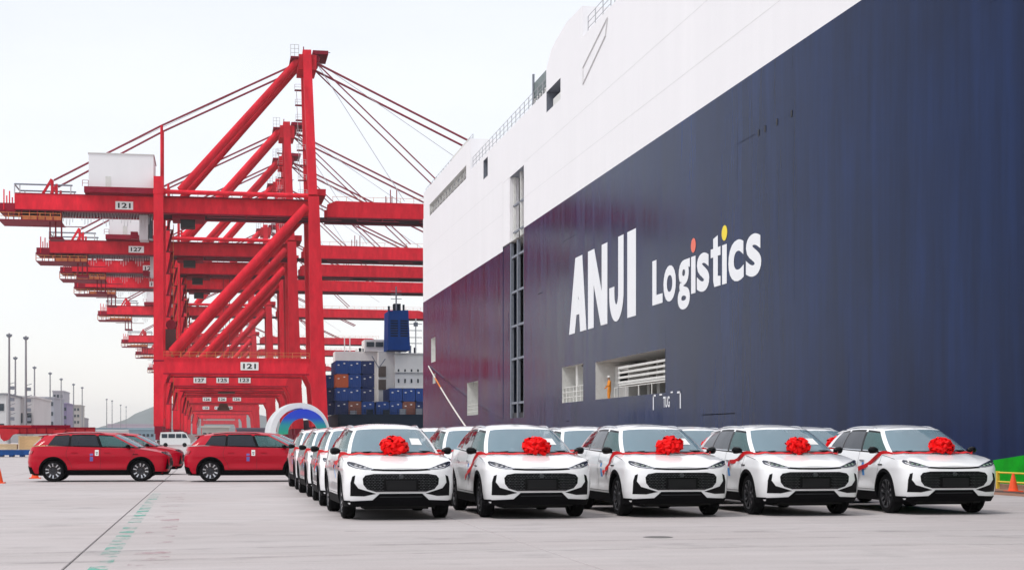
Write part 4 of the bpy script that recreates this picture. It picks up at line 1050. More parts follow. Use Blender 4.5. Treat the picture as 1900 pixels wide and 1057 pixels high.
def greenhouse(root, paint, red):
    body = MB(); parts = {}
    for s in (1, -1):
        for j in range(len(GK) - 1):
            sub = 3; tg = GK[j][2]
            for q in range(sub):
                for i in range(len(SB) - 1):
                    ps = [gpos(j + q / sub, SB[i], s), gpos(j + (q + 1) / sub, SB[i], s), gpos(j + (q + 1) / sub, SB[i + 1], s), gpos(j + q / sub, SB[i + 1], s)]
                    if s < 0: ps = ps[::-1]
                    sm = (SB[i] + SB[i + 1]) / 2
                    if tg in ('ws', 'rw') and .05 < sm < .95: key = (tg, 0)
                    elif tg[0] == 's' and .05 < sm < .86: key = (tg, s)
                    else: key = None
                    m = {'ws': G_ws, 'rw': G_rr, 'sf': G_fr, 'sr': G_rr, 'sq': G_rr}.get(tg)
                    if key:
                        b = parts.setdefault(key, MB()); b.add(ps, [(0, 1, 2, 3)], m, True)
                    else:
                        mm = paint
                        if tg == 'P' and sm < .9: mm = M_gblk
                        if tg[0] == 's' and sm < .05: mm = M_chr if not red else M_gblk
                        if tg[0] == 's' and .86 < sm < .95: mm = M_gblk
                        if tg in ('ws', 'rw'): mm = M_gblk if (sm < .05) else paint
                        body.add(ps, [(0, 1, 2, 3)], mm, True)
    # roof cap
    rows = []
    zt_ = lambda y: ip(y, [1.72, 1.85, 2.2, 2.7, 3.2, 3.7, 4.0, 4.16], [1.575, 1.60, 1.637, 1.655, 1.645, 1.60, 1.548, 1.515])
    for j in range((len(GK) - 1) * 3 + 1): p = gpos(j / 3, 1, 1); rows.append(p)
    M = 14; vs = []
    for p in rows:
        for k in range(M + 1):
            q = -1 + 2 * k / M; vs.append((p.x * q, p.y, zt_(p.y) + (p.z - zt_(p.y)) * abs(q) ** 2.6))
    body.add(vs, [(j * (M + 1) + k, j * (M + 1) + k + 1, (j + 1) * (M + 1) + k + 1, (j + 1) * (M + 1) + k) for j in range(len(rows) - 1) for k in range(M)], paint, True)
    body.obj('roof', root, weld=True, fixn=True, sharp=30)
    nm = {'ws': 'windscreen', 'rw': 'rear_window', 'sf': 'front_side_window', 'sr': 'rear_side_window', 'sq': 'quarter_window'}
    for (tg, s), b in parts.items(): b.obj(nm[tg], root, weld=True, sharp=60)
def clip_grid(poly, gx, gz):
    bm = bmesh.new(); vs = [bm.verts.new((p[0], 0, p[1])) for p in poly]; bm.faces.new(vs)
    xs = [p[0] for p in poly]; zs = [p[1] for p in poly]
    x = min(xs) + gx
    while x < max(xs): bmesh.ops.bisect_plane(bm, geom=bm.verts[:] + bm.edges[:] + bm.faces[:], plane_co=(x, 0, 0), plane_no=(1, 0, 0)); x += gx
    z = min(zs) + gz
    while z < max(zs): bmesh.ops.bisect_plane(bm, geom=bm.verts[:] + bm.edges[:] + bm.faces[:], plane_co=(0, 0, z), plane_no=(0, 0, 1)); z += gz
    bmesh.ops.triangulate(bm, faces=[f for f in bm.faces if len(f.verts) > 4])
    bm.verts.index_update(); V = [(v.co.x, v.co.z) for v in bm.verts]; F = [[v.index for v in f.verts] for f in bm.faces]
    be = [(e_.verts[0].index, e_.verts[1].index) for e_ in bm.edges if len(e_.link_faces) == 1]
    bm.free(); return V, F, be
def patch(b, poly, fn, off, th, m, gx=.05, gz=.05):
    """poly in 2-D; fn(p, q, off) -> 3-D; proud by off, rim going back th"""
    V, F, be = clip_grid(poly, gx, gz); n = len(V)
    vs = [fn(p, q, off) for p, q in V] + [fn(p, q, off - th) for p, q in V]
    b.add(vs, F, m, True); b.add(vs, [(i, j, j + n, i + n) for i, j in be], m)
def F_front(x, z, o):
    y = front_y(x, z); e_ = .004; dx = (front_y(abs(x) + e_, z) - front_y(abs(x), z)) / e_
    dx = min(dx, 6); nrm = Vector((dx * (1 if x > 0 else -1), -1, 0)).normalized(); return tuple(Vector((x, y, z)) + nrm * o)
def F_rear(x, z, o):
    y = rear_y(x, z); e_ = .004; dx = min(6, (rear_y(abs(x), z) - rear_y(abs(x) + e_, z)) / e_)
    nrm = Vector((dx * (1 if x > 0 else -1), 1, 0)).normalized(); return tuple(Vector((x, y, z)) + nrm * o)
def F_side(s): return lambda y, z, o: (s * (side_x(y, z) + o), y, z)
def mir(p): return [(-a, c) for a, c in p]
def strip2(b, pts, wd, fn, off, m):
    vs = []; pts = [Vector(p) for p in pts]
    dens = []
    for a, c in zip(pts, pts[1:]):
        n_ = max(1, int((c - a).length / .06)); dens += [a.lerp(c, k / n_) for k in range(n_)]
    dens.append(pts[-1])
    for i, p in enumerate(dens):
        d = (dens[min(i + 1, len(dens) - 1)] - dens[max(i - 1, 0)]); d.normalize(); n_ = Vector((-d.y, d.x)) * wd / 2
        vs += [fn(*(p + n_), off), fn(*(p - n_), off)]
    b.add(vs, [(2 * i, 2 * i + 1, 2 * i + 3, 2 * i + 2) for i in range(len(dens) - 1)], m, True)
def wheel_meshes(red):
    t_ = MB(); r = TR; w_ = .115
    t_.lathe([(-w_ + .02, .255), (-w_, .30), (-w_ + .005, .335), (-w_ + .03, r - .006), (-.05, r), (-.048, r - .010), (-.036, r - .010), (-.034, r), (.034, r), (.036, r - .01), (.048, r - .01), (.05, r), (w_ - .03, r - .006), (w_ - .005, .335), (w_, .30), (w_ - .02, .255)], M_tyre, 36)
    rm = MB()
    rm.lathe([(-w_ + .03, .24), (w_ - .02, .262), (w_ - .012, .262), (w_ - .014, .245), (w_ - .05, .235), (.02, .235), (.015, .02)], M_rimd, 36)
    rm.lathe([(w_ - .011, .263), (w_ - .007, .256), (w_ - .013, .247)], M_rimd, 36)
    rm.lathe([(.03, .02), (.035, .17), (.02, .17)], M_steel, 24)
    n = 5
    for k in range(n):
        for q in (-1, 1):
            a = 2 * math.pi * k / n + q * R(15)
            a0 = 2 * math.pi * k / n + q * R(22)
            p0 = Vector((w_ - .045, .045 * math.cos(a0), .045 * math.sin(a0))); p1 = Vector((w_ - .018, .25 * math.cos(a), .25 * math.sin(a)))
            d = (p1 - p0).normalized(); tn = Vector((0, -math.sin(a), math.cos(a)))
            up = Vector((1, 0, 0))
            for (mm, hw0, hw1, h0) in ((M_rimd, .022, .034, 0), ):
                vs = [p0 - tn * hw0, p0 + tn * hw0, p1 + tn * hw1, p1 - tn * hw1]
                vs2 = [v - up * .035 for v in vs]
                rm.add(vs + vs2, [(0, 1, 2, 3), (0, 4, 5, 1), (1, 5, 6, 2), (3, 2, 6, 7), (0, 3, 7, 4)], mm)
            fr = .55 if red else .45
            vs = [p0.lerp(p1, 1 - fr) - tn * .016, p0.lerp(p1, 1 - fr) + tn * .016, p1 + tn * .026, p1 - tn * .026]
            rm.add([v + up * .0025 for v in vs], [(0, 1, 2, 3)], M_riml)
    rm.lathe([(w_ - .045, .065), (w_ - .035, .06), (w_ - .03, .03), (w_ - .03, .001)], M_rimd, 18)
    return t_.mesh('tyre'), rm.mesh('rim')
def make_car(name, paint, red, label, group):
    root = thing(name, label, 'car', (0, 0, 0), 0, group)
    hub = bpy.data.objects.new('shift', None)
    T = Matrix.Translation((0, -Lc / 2, 0))
    made = []
    n0 = set(o.name for o in bpy.data.objects)
    car_body(paint).obj('body', root, weld=True, fixn=True, sharp=38)
    greenhouse(root, paint, red)
    # front face
    b = MB(); patch(b, [(-.46, .79), (.46, .79), (.60, .765), (.645, .71), (.635, .61), (.57, .53), (.43, .487), (-.43, .487), (-.57, .53), (-.635, .61), (-.645, .71), (-.60, .765)], F_front, .006, .03, M_gblk)
    for r_ in range(10):
        z = .515 + r_ * .028; 
        for k in range(-12, 13):
            x = k * .052 + (.026 if r_ % 2 else 0)
            lim = ip(z, [.487, .53, .61, .71, .765, .79], [.40, .54, .61, .62, .57, .43])
            if abs(x) > lim or (abs(x) < .30 and .50 < z < .69): continue
            y = front_y(x, z) - .012; b.box((x, y, z), (.034, .010, .007 + .004 * (k % 2)), M_grl)
    strip2(b, [(-.43, .484), (.43, .484)], .012, F_front, .014, M_chr)
    b.obj('grille', root)
    b = MB(); b.box((0, front_y(.1, .60) - .022, .595), (.50, .02, .155), M_plate); b.obj('number_plate', root)
    b = MB(); b.lathe([(0, .001), (-.008, .03), (0, .04)], M_grl, 16, 'y', (0, front_y(0, .745) - .012, .745)); b.obj('emblem', root)
    for s in (1, -1):
        hp = [(.455, .860), (.62, .864), (.76, .885), (.86, .925), (.885, .975), (.865, .995), (.78, .980), (.65, .938), (.55, .900), (.46, .876)]
        hp = hp if s > 0 else mir(hp)[::-1]
        b = MB(); patch(b, hp, F_front, .007, .03, M_head, .04, .04)
        for k in range(3):
            xc = .60 + k * .075; y = front_y(xc, .90 + k * .016); b.box((s * xc, y - .010, .895 + k * .016), (.05, .012, .022), M_lens)
        strip2(b, [(s * .47, .872), (s * .66, .878), (s * .78, .91), (s * .85, .955)], .008, F_front, .012, M_lens)
        b.obj('headlight', root)
        ip_ = [(.765, .765), (.812, .745), (.84, .64), (.84, .415), (.62, .412), (.42, .455), (.715, .545), (.785, .64)]
        ip_ = ip_ if s > 0 else mir(ip_)[::-1]
        b = MB(); patch(b, ip_, F_front, .005, .03, M_gblk, .04, .05)
        b.box((s * .68, front_y(.68, .47) - .012, .47), (.12, .015, .03), M_lens) if False else None
        b.obj('air_intake', root)
    b = MB(); strip2(b, [(-.50, .864), (-.3, .852), (0, .848), (.3, .852), (.50, .864)], .030, F_front, .004, M_gblk)
    b.obj('bonnet_gap', root)
    b = MB(); patch(b, [(-.36, .455), (.36, .455), (.48, .345), (.88, .325), (.88, .245), (-.88, .245), (-.88, .325), (-.48, .345)], F_front, .008, .05, M_blk, .06, .06)
    strip2(b, [(-.36, .40), (.36, .40)], .008, F_front, .014, M_grl)
    b.obj('lower_bumper', root)
    b = MB(); patch(b, [(-.86, .26), (-.86, .48), (-.5, .52), (.5, .52), (.86, .48), (.86, .26)], F_rear, .008, .05, M_blk, .08, .08); b.obj('rear_bumper', root)
    b = MB(); patch(b, [(-.85, .93), (-.85, 1.02), (.85, 1.02), (.85, .93)], F_rear, .01, .03, M_tail, .06, .05); b.obj('tail_light', root)
    b = MB(); b.prism([(3.98, 1.545), (4.28, 1.50), (4.29, 1.485), (4.0, 1.50)], -.55, .55, paint, 'x'); b.obj('spoiler', root)
    # sides
    for s in (1, -1):
        fs = F_side(s)
        b = MB(); patch(b, [(WF + .40, .24), (WR - .40, .24), (WR - .42, .395), (WF + .42, .395)], fs, .012, .05, M_blk, .15, .1); b.obj('sill', root)
        b = MB(); patch(b, [(.22, .235), (.60, .235), (.575, .335), (.22, .335)], fs, .018, .06, M_blk, .1, .1); b.obj('corner_trim', root)
        for yc in (WF, WR):
            b = MB(); vs = []; n = 26; zc_ = TR + .005
            a0, a1 = R(-16), R(196)
            for k in range(n + 1):
                a = a0 + (a1 - a0) * k / n
                for rr, off in ((.405, -.09), (.400, .013), (.452, .013), (.462, .0)):
                    y, z = yc + rr * math.cos(a), zc_ + rr * math.sin(a); vs.append((s * (side_x(y, max(z, .22)) + off), y, z))
            b.add(vs, [(4 * k + i, 4 * k + 4 + i, 4 * k + 5 + i, 4 * k + 1 + i) for k in range(n) for i in range(3)], M_blk, True)
            b.obj('wheel_arch', root)
        b = MB()
        strip2(b, [(1.16, 1.09), (1.19, .95), (1.27, .80), (1.36, .60), (1.38, .42)], .009, fs, .002, M_seam)
        strip2(b, [(2.26, 1.13), (2.27, .42)], .009, fs, .002, M_seam)
        strip2(b, [(3.30, 1.15), (3.36, .95), (3.34, .80), (3.22, .62), (3.17, .42)], .009, fs, .002, M_seam)
        strip2(b, [(1.38, .43), (3.17, .43)], .008, fs, .002, M_seam)
        strip2(b, [(.55, 1.005), (.95, 1.055), (1.15, 1.075)], .007, fs, .002, M_seam)
        b.obj('door_seam', root)
        for y in (2.05, 3.10):
            b = MB(); x = side_x(y, .965); b.box((s * (x + .014), y, .965), (.02, .20, .03), paint if red else M_chr); b.obj('door_handle', root)
        b = MB(); b.box((s * (side_x(1.2, .87) + .006), 1.14, .90), (.014, .17, .022), M_gblk); b.obj('fender_vent', root)
        # mirror
        b = MB(); mm = M_gblk
        ring = []
        for (xx, sc_) in ((.90, .35), (.945, .8), (1.0, 1.), (1.045, .95), (1.075, .5), (1.08, .02)):
            for k in range(10):
                a = 2 * math.pi * k / 10; ring.append((s * xx, 1.36 + .075 * sc_ * math.cos(a) + (xx - .9) * .15, 1.165 + .068 * sc_ * math.sin(a)))
        fs_ = [(i * 10 + k, i * 10 + (k + 1) % 10, (i + 1) * 10 + (k + 1) % 10, (i + 1) * 10 + k) for i in range(5) for k in range(10)]
        b.add(ring, fs_, mm, True); b.beam((s * .84, 1.34, 1.11), (s * .93, 1.36, 1.14), .06, .03, M_gblk)
        b.obj('mirror', root, fixn=True)
        b = MB(); pts = [(s * (.585 + .02 * math.sin(k / 8 * 3.14)), 2.15 + k * .19, [1.572, 1.604, 1.612, 1.615, 1.613, 1.608, 1.598, 1.58, 1.555][k]) for k in range(9)]
        b.path(pts, .014, M_chr if not red else M_gblk, 6); b.obj('roof_rail', root)
    # wheels
    ty, rm = WM[red]
    for s in (1, -1):
        for yc in (WF, WR):
            o = bpy.data.objects.new('wheel', None); COL.objects.link(o); o.parent = root; o.location = (s * .805, yc, TR)
            o.rotation_euler = (random.uniform(0, 1.2) * 0 + (R(20 + 31 * (yc > 2) + 13 * s)), 0, 0 if s > 0 else math.pi)
            for nm_, me in (('tyre', ty), ('rim', rm)):
                c = bpy.data.objects.new(nm_, me); COL.objects.link(c); c.parent = o
    b = MB(); b.bx(-.60, .60, .25, 4.42, .21, .95, M_under)
    for s in (1, -1):
        for yc in (WF, WR):
            vs = []; n = 16
            for k in range(n + 1):
                a = math.pi * k / n; y, z = yc + .43 * math.cos(a), TR + .43 * math.sin(a) * 1.0; vs += [(s * .58, y, z), (s * .875, y, z)]
            b.add(vs, [(2 * k, 2 * k + 2, 2 * k + 3, 2 * k + 1) for k in range(n)], M_under, True)
        b.bx(s * .60, s * .80, WF + .45, WR - .45, .22, .9, M_under)
    b.bx(-.55, .55, .6, 1.3, .17, .22, M_under); b.tube((-.3, 3.9, .22), (-.3, 4.5, .25), .04, M_steel, 8)
    b.obj('underbody', root)
    b = MB()
    for s in (-1, 1):
        for y in (2.2, 3.1):
            b.box((s * .36, y, 1.18), (.46, .12, .30), M_seat, Euler((R(-12), 0, 0)).to_matrix()); b.box((s * .36, y + .07, 1.40), (.25, .08, .16), M_seat)
    b.lathe([(-.012, .165), (0, .18), (.012, .165), (0, .15), (-.012, .165)], M_gblk, 20, 'y', (.36, 1.62, 1.19))
    b.prism([(1.0, 1.15), (1.25, 1.19), (1.55, 1.17), (1.6, 1.1), (1.0, 1.1)], -.68, .68, M_dash, 'x')
    b.box((0, 1.93, 1.49), (.22, .03, .06), M_gblk)
    b.obj('interior', root)
    b = MB()
    for x0 in (-.55, .08): b.path([(x0, .91, 1.145), (x0 + .3, .97, 1.162), (x0 + .55, .95, 1.158)], .010, M_gblk, 5)
    b.obj('wiper', root)
    # papers and stickers
    def wsp(fx, s_): p = gpos(fx, s_, 1); return p
    b = MB(); q = [gpos(a, s_, 1) + Vector((0, -.004, .004)) for a, s_ in ((.95, .30), (1.75, .30), (1.72, .55), (.95, .55))]; b.add(q, [(0, 1, 2, 3)], M_whites); b.obj('windscreen_notice', root)
    b = MB(); yq = 2.5 if red else 1.95
    patch(b, [(yq, .68), (yq, .93), (yq + .10, .93), (yq + .10, .68)], lambda y, z, o: (-(side_x(y, z) + o), y, z), .003, .003, M_purp_s if red else M_blue_s, .2, .1); b.obj('door_sticker', root)
    if red:
        b = MB(); patch(b, [(2.32, .86), (2.32, 1.05), (2.44, 1.05), (2.44, .86)], lambda y, z, o: (-(side_x(y, z) + o), y, z), .003, .003, M_whites, .2, .1)
        b.box((-(side_x(2.38, .95) + .004), 2.38, .96), (.003, .07, .03), M_seam); b.box((-(side_x(2.38, .9) + .004), 2.38, .91), (.003, .05, .02), M_seam)
        b.obj('door_notice', root)
    for ch in [o for o in bpy.data.objects if o.parent == root]:
        ch.location = Vector(ch.location) + Vector((0, -Lc / 2, 0))
    bpy.data.objects.remove(hub)
    return root
WM = {False: wheel_meshes(False), True: wheel_meshes(True)}
gW = 'white cars parked in rows on the quay'
white0 = make_car('parked_car', M_white, False, '', gW)
KX = []
for uc in (737, 992, 1248, 1496, 1757):
    k = (uc - UVP) / FPX; KX.append(k * C_ * C_ * 27.75 / (1 - k * C_ * S_))
YC = [27.66 + Lc / 2, 33.0 + Lc / 2, 38.45 + Lc / 2, 43.9 + Lc / 2]
colw = ['leftmost', 'second from left', 'middle', 'second from right', 'rightmost']
# bows
def bow_mesh(seed):
    rnd = random.Random(seed); b = MB()
    n = 74
    for k in range(n):
        ph = math.acos(1 - 1.55 * (k + .5) / n * .9); th_ = k * 2.39996
        d = Vector((math.sin(ph) * math.cos(th_), math.sin(ph) * math.sin(th_) * .95, math.cos(ph)))
        d = (d + Vector([rnd.uniform(-.12, .12) for _ in range(3)])).normalized()
        t1 = d.cross(Vector((rnd.uniform(-1, 1), rnd.uniform(-1, 1), rnd.uniform(-1, 1)))).normalized(); t2 = d.cross(t1)
        r0 = rnd.uniform(.155, .20); wd = rnd.uniform(.034, .05); hw = rnd.uniform(.028, .042); pts = []
        for q in range(7):
            a = math.pi * q / 6; off = math.sin(a * .999) if q not in (0, 6) else .0
            rr = .05 + (r0 - .05) * (math.sin(a) ** .55 if 0 < q < 6 else 0)
            pts.append(d * rr + t1 * (math.cos(a) * hw * (1.1 if 0 < q < 6 else .3)))
        vs = []
        for p in pts: vs += [p + t2 * wd, p - t2 * wd]
        vs = [(v.x * 1.12, v.y * .9, v.z * .92) for v in vs]
        b.add(vs, [(2 * q, 2 * q + 1, 2 * q + 3, 2 * q + 2) for q in range(6)], M_bow, True)
    b.lathe([(-.08, .01), (-.05, .10), (.03, .12), (.09, .06), (.10, .01)], M_bow, 12, 'z')
    return b.mesh('bow', sharp=50)
BM = [bow_mesh(s) for s in range(3)]
def ribbon_mesh(v):
    b = MB(); rnd = random.Random(v)
    def strip(pts, wd_, dirs):
        vs = []
        for p, d in zip(pts, dirs): vs += [Vector(p) + Vector(d) * wd_ / 2, Vector(p) - Vector(d) * wd_ / 2]
        b.add(vs, [(2 * i, 2 * i + 1, 2 * i + 3, 2 * i + 2) for i in range(len(pts) - 1)], M_rib, True)
    n = 24; pts = []; ds = []
    for k in range(n + 1):
        x = -.80 + 1.6 * k / n; y = .74 + .22 * (abs(x) / .8) ** 2
        pts.append((x, y, hood_z(x, y) + .016 + .006 * math.sin(k * 1.7 + v) + .03 * math.exp(-(x / .15) ** 2))); ds.append((0, 1, .3))
    strip(pts, .09, ds)
    for s in (1, -1):
        ye, ze = [(2.05, .74), (1.62, .80), (2.2, .80), (1.9, .95)][v % 4]
        pts = []; ds = []; m = 12
        A = Vector((s * .80, .96)); 
        for k in range(m + 1):
            t_ = k / m
            if t_ < .3:
                q = t_ / .3; y = .96 + .26 * q; x = .80 + .125 * q; z = hood_z(.80, .96) + .016 + (1.10 - hood_z(.80, .96) - .01) * q + .02 * math.sin(q * 3.1)
            else:
                q = (t_ - .3) / .7; y = 1.22 + (ye - 1.22) * q; z = 1.10 - (1.10 - ze) * q - .05 * math.sin(q * 3.14); x = side_x(y, z) + .014 + .012 * math.sin(q * 9)
            pts.append((s * x, y, z)); ds.append((0, .5, .85) if t_ > .3 else (s * .4, .6, .6))
        strip(pts, .085, ds)
        p = Vector(pts[-1])
        for k in range(5):                         # tied end
            a = rnd.uniform(-1, 1); b.add([p, p + Vector((s * .035, .09 * a, -.05 - .06 * rnd.random())), p + Vector((s * .02, .09 * a + .06, -.12 * rnd.random())), p + Vector((s * .01, .05, .01))], [(0, 1, 2, 3)], M_rib, False)
    return b.mesh('ribbon', sharp=50)
RBM = [ribbon_mesh(v) for v in range(4)]
rwd = ['front row', 'second row', 'third row', 'back row']
first = True
for j in range(4):
    for i in range(5):
        if j == 0: lab = f'white SUV with red bow on its bonnet, {colw[i]} in the front row'
        else: lab = f'white SUV in the {rwd[j]}, {["","second","third","last"][j]} car back in the {colw[i]} file'
        c = white0 if first else dup(white0); first = False
        c['label'] = lab; c.scale = (1.035, 1.035, 1.035); c.location = (KX[i] + (.02, .08, .12, .14, .17)[i] + random.uniform(-.03, .03) * (j > 0), YC[j] + .03 * i * (j == 0) + random.uniform(-.08, .08) * (j > 0), 0)
        c.rotation_euler = (0, 0, R(random.uniform(-.9, .9)))
        e_ = thing('ribbon_bow', f'red ruffled bow on the {rwd[j]} white car, {colw[i]} file', 'bow', c.location, c.rotation_euler.z, 'red bows on the white cars'); e_.scale = c.scale
        o = bpy.data.objects.new('bow', BM[(i + j) % 3]); COL.objects.link(o); o.parent = e_
        o.location = (random.uniform(-.05, .10) + (.08 if i == 4 else 0), .80 - Lc / 2, hood_z(0, .8) + .12); o.rotation_euler = (R(28), 0, random.uniform(0, 6)); o.rotation_euler = (R(20), R(random.uniform(-8, 8)), random.uniform(-.6, .6))
        q_ = random.uniform(.92, 1.06); o.scale = (1.22 * q_, 1.22, 1.12 * q_)
        o = bpy.data.objects.new('ribbon', RBM[[3, 0, 1, 3, 2][i] if j == 0 else (i + j) % 4]); COL.objects.link(o); o.parent = e_; o.location = (0, -Lc / 2, 0)
# red cars, nose towards the ship
gR = 'red cars parked side-on at the left'
red0 = make_car('parked_car', M_red, True, 'red SUV parked side-on at the far left with both its wheels in full view', gR)
def red_at(c, u_nose, v_base, extra=0.):
    d = FPX * HC / (v_base - V0) ; l = (u_nose - U0) / FPX * d
    X = d * S_ + l * C_; Y = d * C_ - l * S_
    c.location = (X - Lc / 2, Y + .93, 0); c.rotation_euler = (0, 0, R(90 - 1.2))
red_at(red0, 318, 892.6)
r1 = dup(red0, 'red SUV parked side-on with its nose hidden behind the column of white cars'); red_at(r1, 606, 892.6)
r2 = dup(red0, 'red SUV mostly hidden behind the leftmost red car, only its dark windscreen and nose showing'); red_at(r2, 341, 880)
r3 = dup(red0, 'red SUV mostly hidden behind the second red car beside the colourful arch'); red_at(r3, 606, 880)

# ================================================================== small things
M_cone = mat('orange_cone', (.85, .10, .03), .55, var=.1); M_yel = mat('yellow_rail_paint', (.72, .50, .06), .5, var=.15)
cone0 = None
for (u, v, lab) in ((-2, 896, 'orange traffic cone cut by the left edge of the view'), (65, 887, 'orange traffic cone behind the tail of the leftmost red car'), (1880, 912, 'orange traffic cone standing by the yellow railing at the right')):
    if not cone0:
        root = thing('traffic_cone', lab, 'traffic cone', (0, 0, 0), 0, 'orange traffic cones')
        b = MB(); b.lathe([(.03, .135), (.30, .075), (.5, .03), (.505, .001)], M_cone, 18, 'z'); b.obj('cone', root)
        b = MB(); b.lathe([(.27, .083), (.35, .066)], M_whites if False else M_cone, 18, 'z'); b.obj('collar', root)
        b = MB(); b.bx(-.19, .19, -.19, .19, 0, .035, M_cone); b.obj('base', root); cone0 = root; c = root
    else: c = dup(cone0, lab)
    g_ = ground_at(u, v); c.location = (g_[0], g_[1], 0)
root = thing('safety_railing', 'low yellow railing along the quay edge in front of the green ship bottom', 'railing', (22.0, 40, 0))
def rl(b, n): o = b.obj(n, root); o.location = (-22.0, -40, 0)
for z in (.20, .46):
    b = MB(); b.tube((22.0, 20, z), (22.0, 58, z), .028, M_yel, 6); rl(b, 'rail')
for k in range(20):
    b = MB(); y = 20 + k * 2; b.bx(21.96, 22.04, y - .04, y + .04, .0, .5, M_yel); rl(b, 'post')
for k in range(3):
    b = MB(); y = 46.3 + k * .16; b.bx(21.98, 22.02, y - .02, y + .02, .0, .46, M_cro); rl(b, 'post')

# inflatable arch
def arch():
    Y = 150.0; root = thing('inflatable_arch', 'white arch with a blue and green inner band standing behind the red cars', 'arch', (at(555, 800, Y)[0], Y, 0))
    mW = mat('arch_white', (.78, .79, .80), .5, var=.05); mB = bpy.data.materials.new('arch_blue_green'); mB.use_nodes = True; t = mB.node_tree; bb = t.nodes['Principled BSDF']; bb.inputs['Roughness'].default_value = .45
    tcn = N(t, 'ShaderNodeTexCoord'); sp = N(t, 'ShaderNodeSeparateXYZ'); L(t, tcn.outputs['Object'], sp.inputs[0]); rr = N(t, 'ShaderNodeValToRGB')
    mr_ = N(t, 'ShaderNodeMapRange'); mr_.inputs[1].default_value = .9; mr_.inputs[2].default_value = 4.1; L(t, sp.outputs[2], mr_.inputs[0]); L(t, mr_.outputs[0], rr.inputs[0])
    el = rr.color_ramp.elements; el[0].position = 0; el[0].color = (.02, .42, .07, 1); el[1].position = 1; el[1].color = (.01, .045, .62, 1)
    q = rr.color_ramp.elements.new(.55); q.color = (.01, .28, .32, 1); q = rr.color_ramp.elements.new(.75); q.color = (.01, .06, .55, 1); L(t, rr.outputs[0], bb.inputs['Base Color'])
    # ring sections: outer white arc sweeping left, inner coloured band
    def band(name, m, ri, ro, cx_, cz_, y0, y1, a0=0, a1=180, n=40, label=None):
        b = MB(); vs = []
        for k in range(n + 1):
            a = R(a0 + (a1 - a0) * k / n)
            for (r_, y) in ((ri, y0), (ri, y1), (ro, y1), (ro, y0)): vs.append((cx_ + r_ * math.cos(a), y, cz_ + r_ * math.sin(a) * 1.0))
        fs = [(4 * k + i, 4 * k + (i + 1) % 4, 4 * k + 4 + (i + 1) % 4, 4 * k + 4 + i) for k in range(n) for i in range(4)]
        b.add(vs, fs + [(0, 3, 2, 1), (4 * n, 4 * n + 1, 4 * n + 2, 4 * n + 3)], m, False); return b.obj(name, root, label)
    band('coloured_band', mB, 1.38, 2.25, .35, 1.9, -.25, .9, -4, 184)
    band('white_arc', mW, 2.25, 2.75, .1, 1.98, -.05, .8, -4, 184)
    band('white_arc', mW, 2.3, 2.95, -.2, 1.75, .3, 1.2, 78, 200)
    for (x, r_) in ((-1.75, .7), (2.15, .6)):
        b = MB(); b.bx(x - r_, x + r_, -.5, 1.3, 0, 1.2, mW); b.obj('base', root)
    b = MB(); b.bx(-2.9, 3.2, -1.0, 1.8, 0, .16, mW); b.obj('plinth', root)
arch()

# white van far behind
def van():
    Yv = 262.0; X = at(325, 812, Yv)[0]; root = thing('minivan', 'small white minibus parked in the distance below the crane leg', 'van', (X, Yv, 0))
    mW = mat('van_white', (.72, .73, .72), .4, coat=.4, var=.04); b = MB()
    b.prism([(-2.35, .35), (-2.4, 1.5), (-2.25, 2.35), (1.2, 2.45), (1.75, 2.2), (2.15, 1.45), (2.4, 1.25), (2.42, .4)], -.9, .9, mW); b.obj('body', root)
    for x0, x1, x2, x3 in ((-2.1, -1.2, -1.2, -2.1), (-1.05, 0, 0, -1.05), (.15, 1.0, 1.0, .15)):
        for s in (-1, 1):
            b = MB(); b.prism([(x0, 1.45), (x1, 1.45), (x2, 2.1), (x3, 2.1)], s * .9, s * .93, M_dk); b.obj('window', root)
    b = MB(); b.prism([(1.12, 1.45), (1.95, 1.45), (1.6, 2.1), (1.12, 2.1)], -.93, -.9, M_dk); b.prism([(2.16, 1.5), (2.2, 1.52), (1.84, 2.2), (1.8, 2.2)], -.8, .8, M_dk); b.obj('windscreen', root)
    for x in (-1.5, 1.5):
        for s in (-1, 1):
            b = MB(); b.lathe([(-.11, .02), (-.11, .34), (.11, .34), (.11, .02)], M_tyre, 16, 'y', (x, s * .82, .34)); b.obj('wheel', root)
    b = MB(); b.bx(2.38, 2.46, -.85, -.5, .85, 1.05, M_lens); b.obj('headlight', root)
van()

# red beams, crates and blue pallets at the left
Yb = 127.0
def lx2(u, v=800): return at(u, v, Yb)[0]
def lz2(v): return at(80, v, Yb)[1]
root = thing('spreader_beam', 'long red steel lifting beam lying on wooden crates at the left', 'beam', (lx2(80), Yb, lz2(820)))
RP = Vector(root.location)
def rb(b, n): o = b.obj(n, root); o.location = -RP; return o
M_rb = mat('red_beam_paint', (.52, .02, .03), .5, var=.2, vscale=1.5)
b = MB(); b.bx(lx2(-60), lx2(176), Yb, Yb + .5, lz2(804), lz2(793), M_rb)
for zz in (lz2(804), lz2(793)): b.bx(lx2(-60), lx2(176), Yb - .12, Yb + .62, zz - .03, zz + .04, M_crd)
for k in range(12): x = lx2(-40 + k * 18); b.bx(x - .03, x + .03, Yb - .08, Yb, lz2(804), lz2(793), M_crd)
rb(b, 'main_beam')
b = MB(); b.bx(lx2(58), lx2(130), Yb + .1, Yb + .5, lz2(793), lz2(788), M_crd); b.bx(lx2(-20), lx2(92), Yb + 1.2, Yb + 1.7, lz2(797), lz2(788), M_rb); rb(b, 'upper_beam')
b = MB(); b.prism([(lx2(0), lz2(800)), (lx2(2), lz2(812)), (lx2(8), lz2(818)), (lx2(17), lz2(815)), (lx2(24), lz2(806)), (lx2(36), lz2(803)), (lx2(36), lz2(796)), (lx2(0), lz2(794))], Yb - .35, Yb + .2, M_rb); rb(b, 'hooked_bracket')
